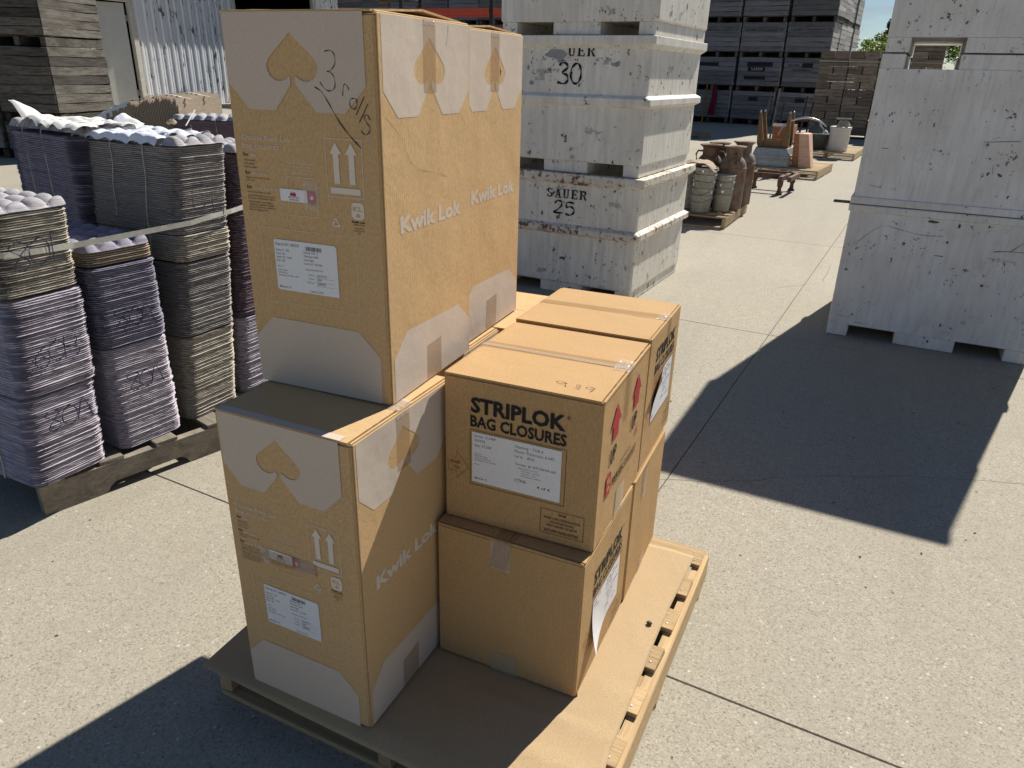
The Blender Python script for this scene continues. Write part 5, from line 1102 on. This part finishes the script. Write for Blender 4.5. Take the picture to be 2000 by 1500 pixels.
# ------------------------------------------------------------------ trees
def leafmat(name, c):
    t = NT(name); oi = t.n('ShaderNodeNewGeometry'); a = t.ramp(oi.outputs['Random Per Island'], [(0, mul(c, .45)), (.5, c), (1, mul(c, 1.9))]); t.fin(a, .5, 0, .4); t.b.inputs['Transmission Weight'].default_value = 0
    tr = t.n('ShaderNodeBsdfTranslucent'); t.l(t.mix(1., a, (1., 1., .4), 'MULTIPLY'), tr.inputs[0]); mxs = t.n('ShaderNodeMixShader'); mxs.inputs[0].default_value = .35
    om = t.t.nodes['Material Output']; t.l(t.b.outputs[0], mxs.inputs[1]); t.l(tr.outputs[0], mxs.inputs[2]); t.l(mxs.outputs[0], om.inputs[0]); return t.mat
LEAF = leafmat('bush_leaves', (.13, .19, .035)); LEAFD = leafmat('conifer_needles', (.035, .06, .03)); BARK = plain('bark', (.09, .07, .05), .9, 0, .3, 20, .4)
def tree(label, loc, h, rx, lm, seed, n=5200, conifer=False, group=None):
    rnd = random.Random(seed); t = thing('tree', label, 'tree', loc, 0, group)
    m = MB(); m.tube([(0, 0, 0), (.05, 0, h*.35), (-.04, .05, h*.7), (0, 0, h*.92)], [.11, .09, .05, .015], 8)
    cl = []
    for i in range(26):
        a = rnd.uniform(0, 6.28); zz = rnd.uniform(.12, .92); rr = rx*(1-zz)*.95 if conifer else rx*math.sqrt(max(.04, 1-((zz-.5)/.55)**2))*rnd.uniform(.45, .95)
        c = Vector((math.cos(a)*rr, math.sin(a)*rr, h*zz)); cl.append((c, rx*rnd.uniform(.22, .46)*(.6 if conifer else 1)))
        if i < 12: m.tube([(0, 0, h*zz*.75), tuple(c*.6+Vector((0, 0, h*zz*.30))), tuple(c)], [.035, .02, .008], 5)
    m.build('trunk', BARK, t)
    vs_, fs = [], []
    for i in range(n):
        c, r = rnd.choice(cl); d = Vector((rnd.gauss(0, 1), rnd.gauss(0, 1), rnd.gauss(0, .8))).normalized()*r*rnd.random()**.45; p = c+d
        if p.z < .05: continue
        s_ = rnd.uniform(.035, .085); q = Euler((rnd.uniform(-1, 1), rnd.uniform(-1, 1), rnd.uniform(0, 6.3))).to_matrix(); b = len(vs_)
        for x, y in ((-.35, -1), (.35, -1), (.5, .1), (0, 1.1), (-.5, .1)): vs_.append(tuple(p+q @ Vector((x*s_, y*s_, 0))))
        fs.append((b, b+1, b+2, b+3, b+4))
    k = MB(); k.v = vs_; k.f = fs; k.m = [0]*len(fs); k.build('crown', lm, t)
    return t
GTg = 'bushy trees beyond the crate pile'
tree('leftmost sunlit bushy tree beyond the bin wall', (1.2, 40.5, 0), 3.7, 1.25, LEAF, 1, group=GTg)
tree('bushy green tree showing just left of the right edge bins', (2.5, 41.5, 0), 3.75, 1.3, LEAF, 2, group=GTg)
tree('bushy green tree seen through the left of the fork gap in the right edge bins', (4.3, 39.8, 0), 3.6, 1.4, LEAF, 3, group=GTg)
tree('bushy green tree seen through the right of the fork gap in the right edge bins', (6.3, 40.5, 0), 3.7, 1.5, LEAF, 4, group=GTg)
tree('dark conifer tip rising behind the bushy trees', (2.28, 44.5, 0), 5.0, .95, LEAFD, 5, 4200, True)
# hairline cracks across the slabs
m = MB(); G0 = Face((0, 0, 0), (1, 0, 0), (0, 1, 0)); rnd = random.Random(5)
def crack(pts, wd):
    q = []
    for i in range(len(pts)-1):
        for j in range(8): k = j/8; q.append((pts[i][0]+(pts[i+1][0]-pts[i][0])*k+rnd.uniform(-.008, .008), pts[i][1]+(pts[i+1][1]-pts[i][1])*k+rnd.uniform(-.008, .008)))
    q.append(pts[-1]); stroke(m, G0, q, wd, .0004, False)
crack([(.74, 1.72), (1.0, 1.83), (1.3, 2.02), (1.74, 2.24), (2.5, 2.5)], .0026); crack([(.9, 5.2), (1.25, 5.6), (1.3, 6.4)], .004)
o = m.build('hairline_crack', plain('crack_dark', (.10, .09, .075), .95), ground, kind='stuff')
# specks of debris on the slab
m = MB(); rnd = random.Random(31)
for i in range(46):
    x, y = rnd.uniform(.3, 2.6), rnd.uniform(-.2, 3.6); a = rnd.uniform(0, 3.14); s_ = rnd.uniform(.004, .011)
    m.add([(x+s_*math.cos(a), y+s_*math.sin(a), .0005), (x-s_*.4*math.sin(a), y+s_*.4*math.cos(a), .004), (x-s_*math.cos(a), y-s_*math.sin(a), .0005), (x+s_*.4*math.sin(a), y-s_*.4*math.cos(a), .003)], [(0, 1, 2, 3), (3, 2, 1, 0)])
o = m.build('ground_debris', PEN, kind='stuff')
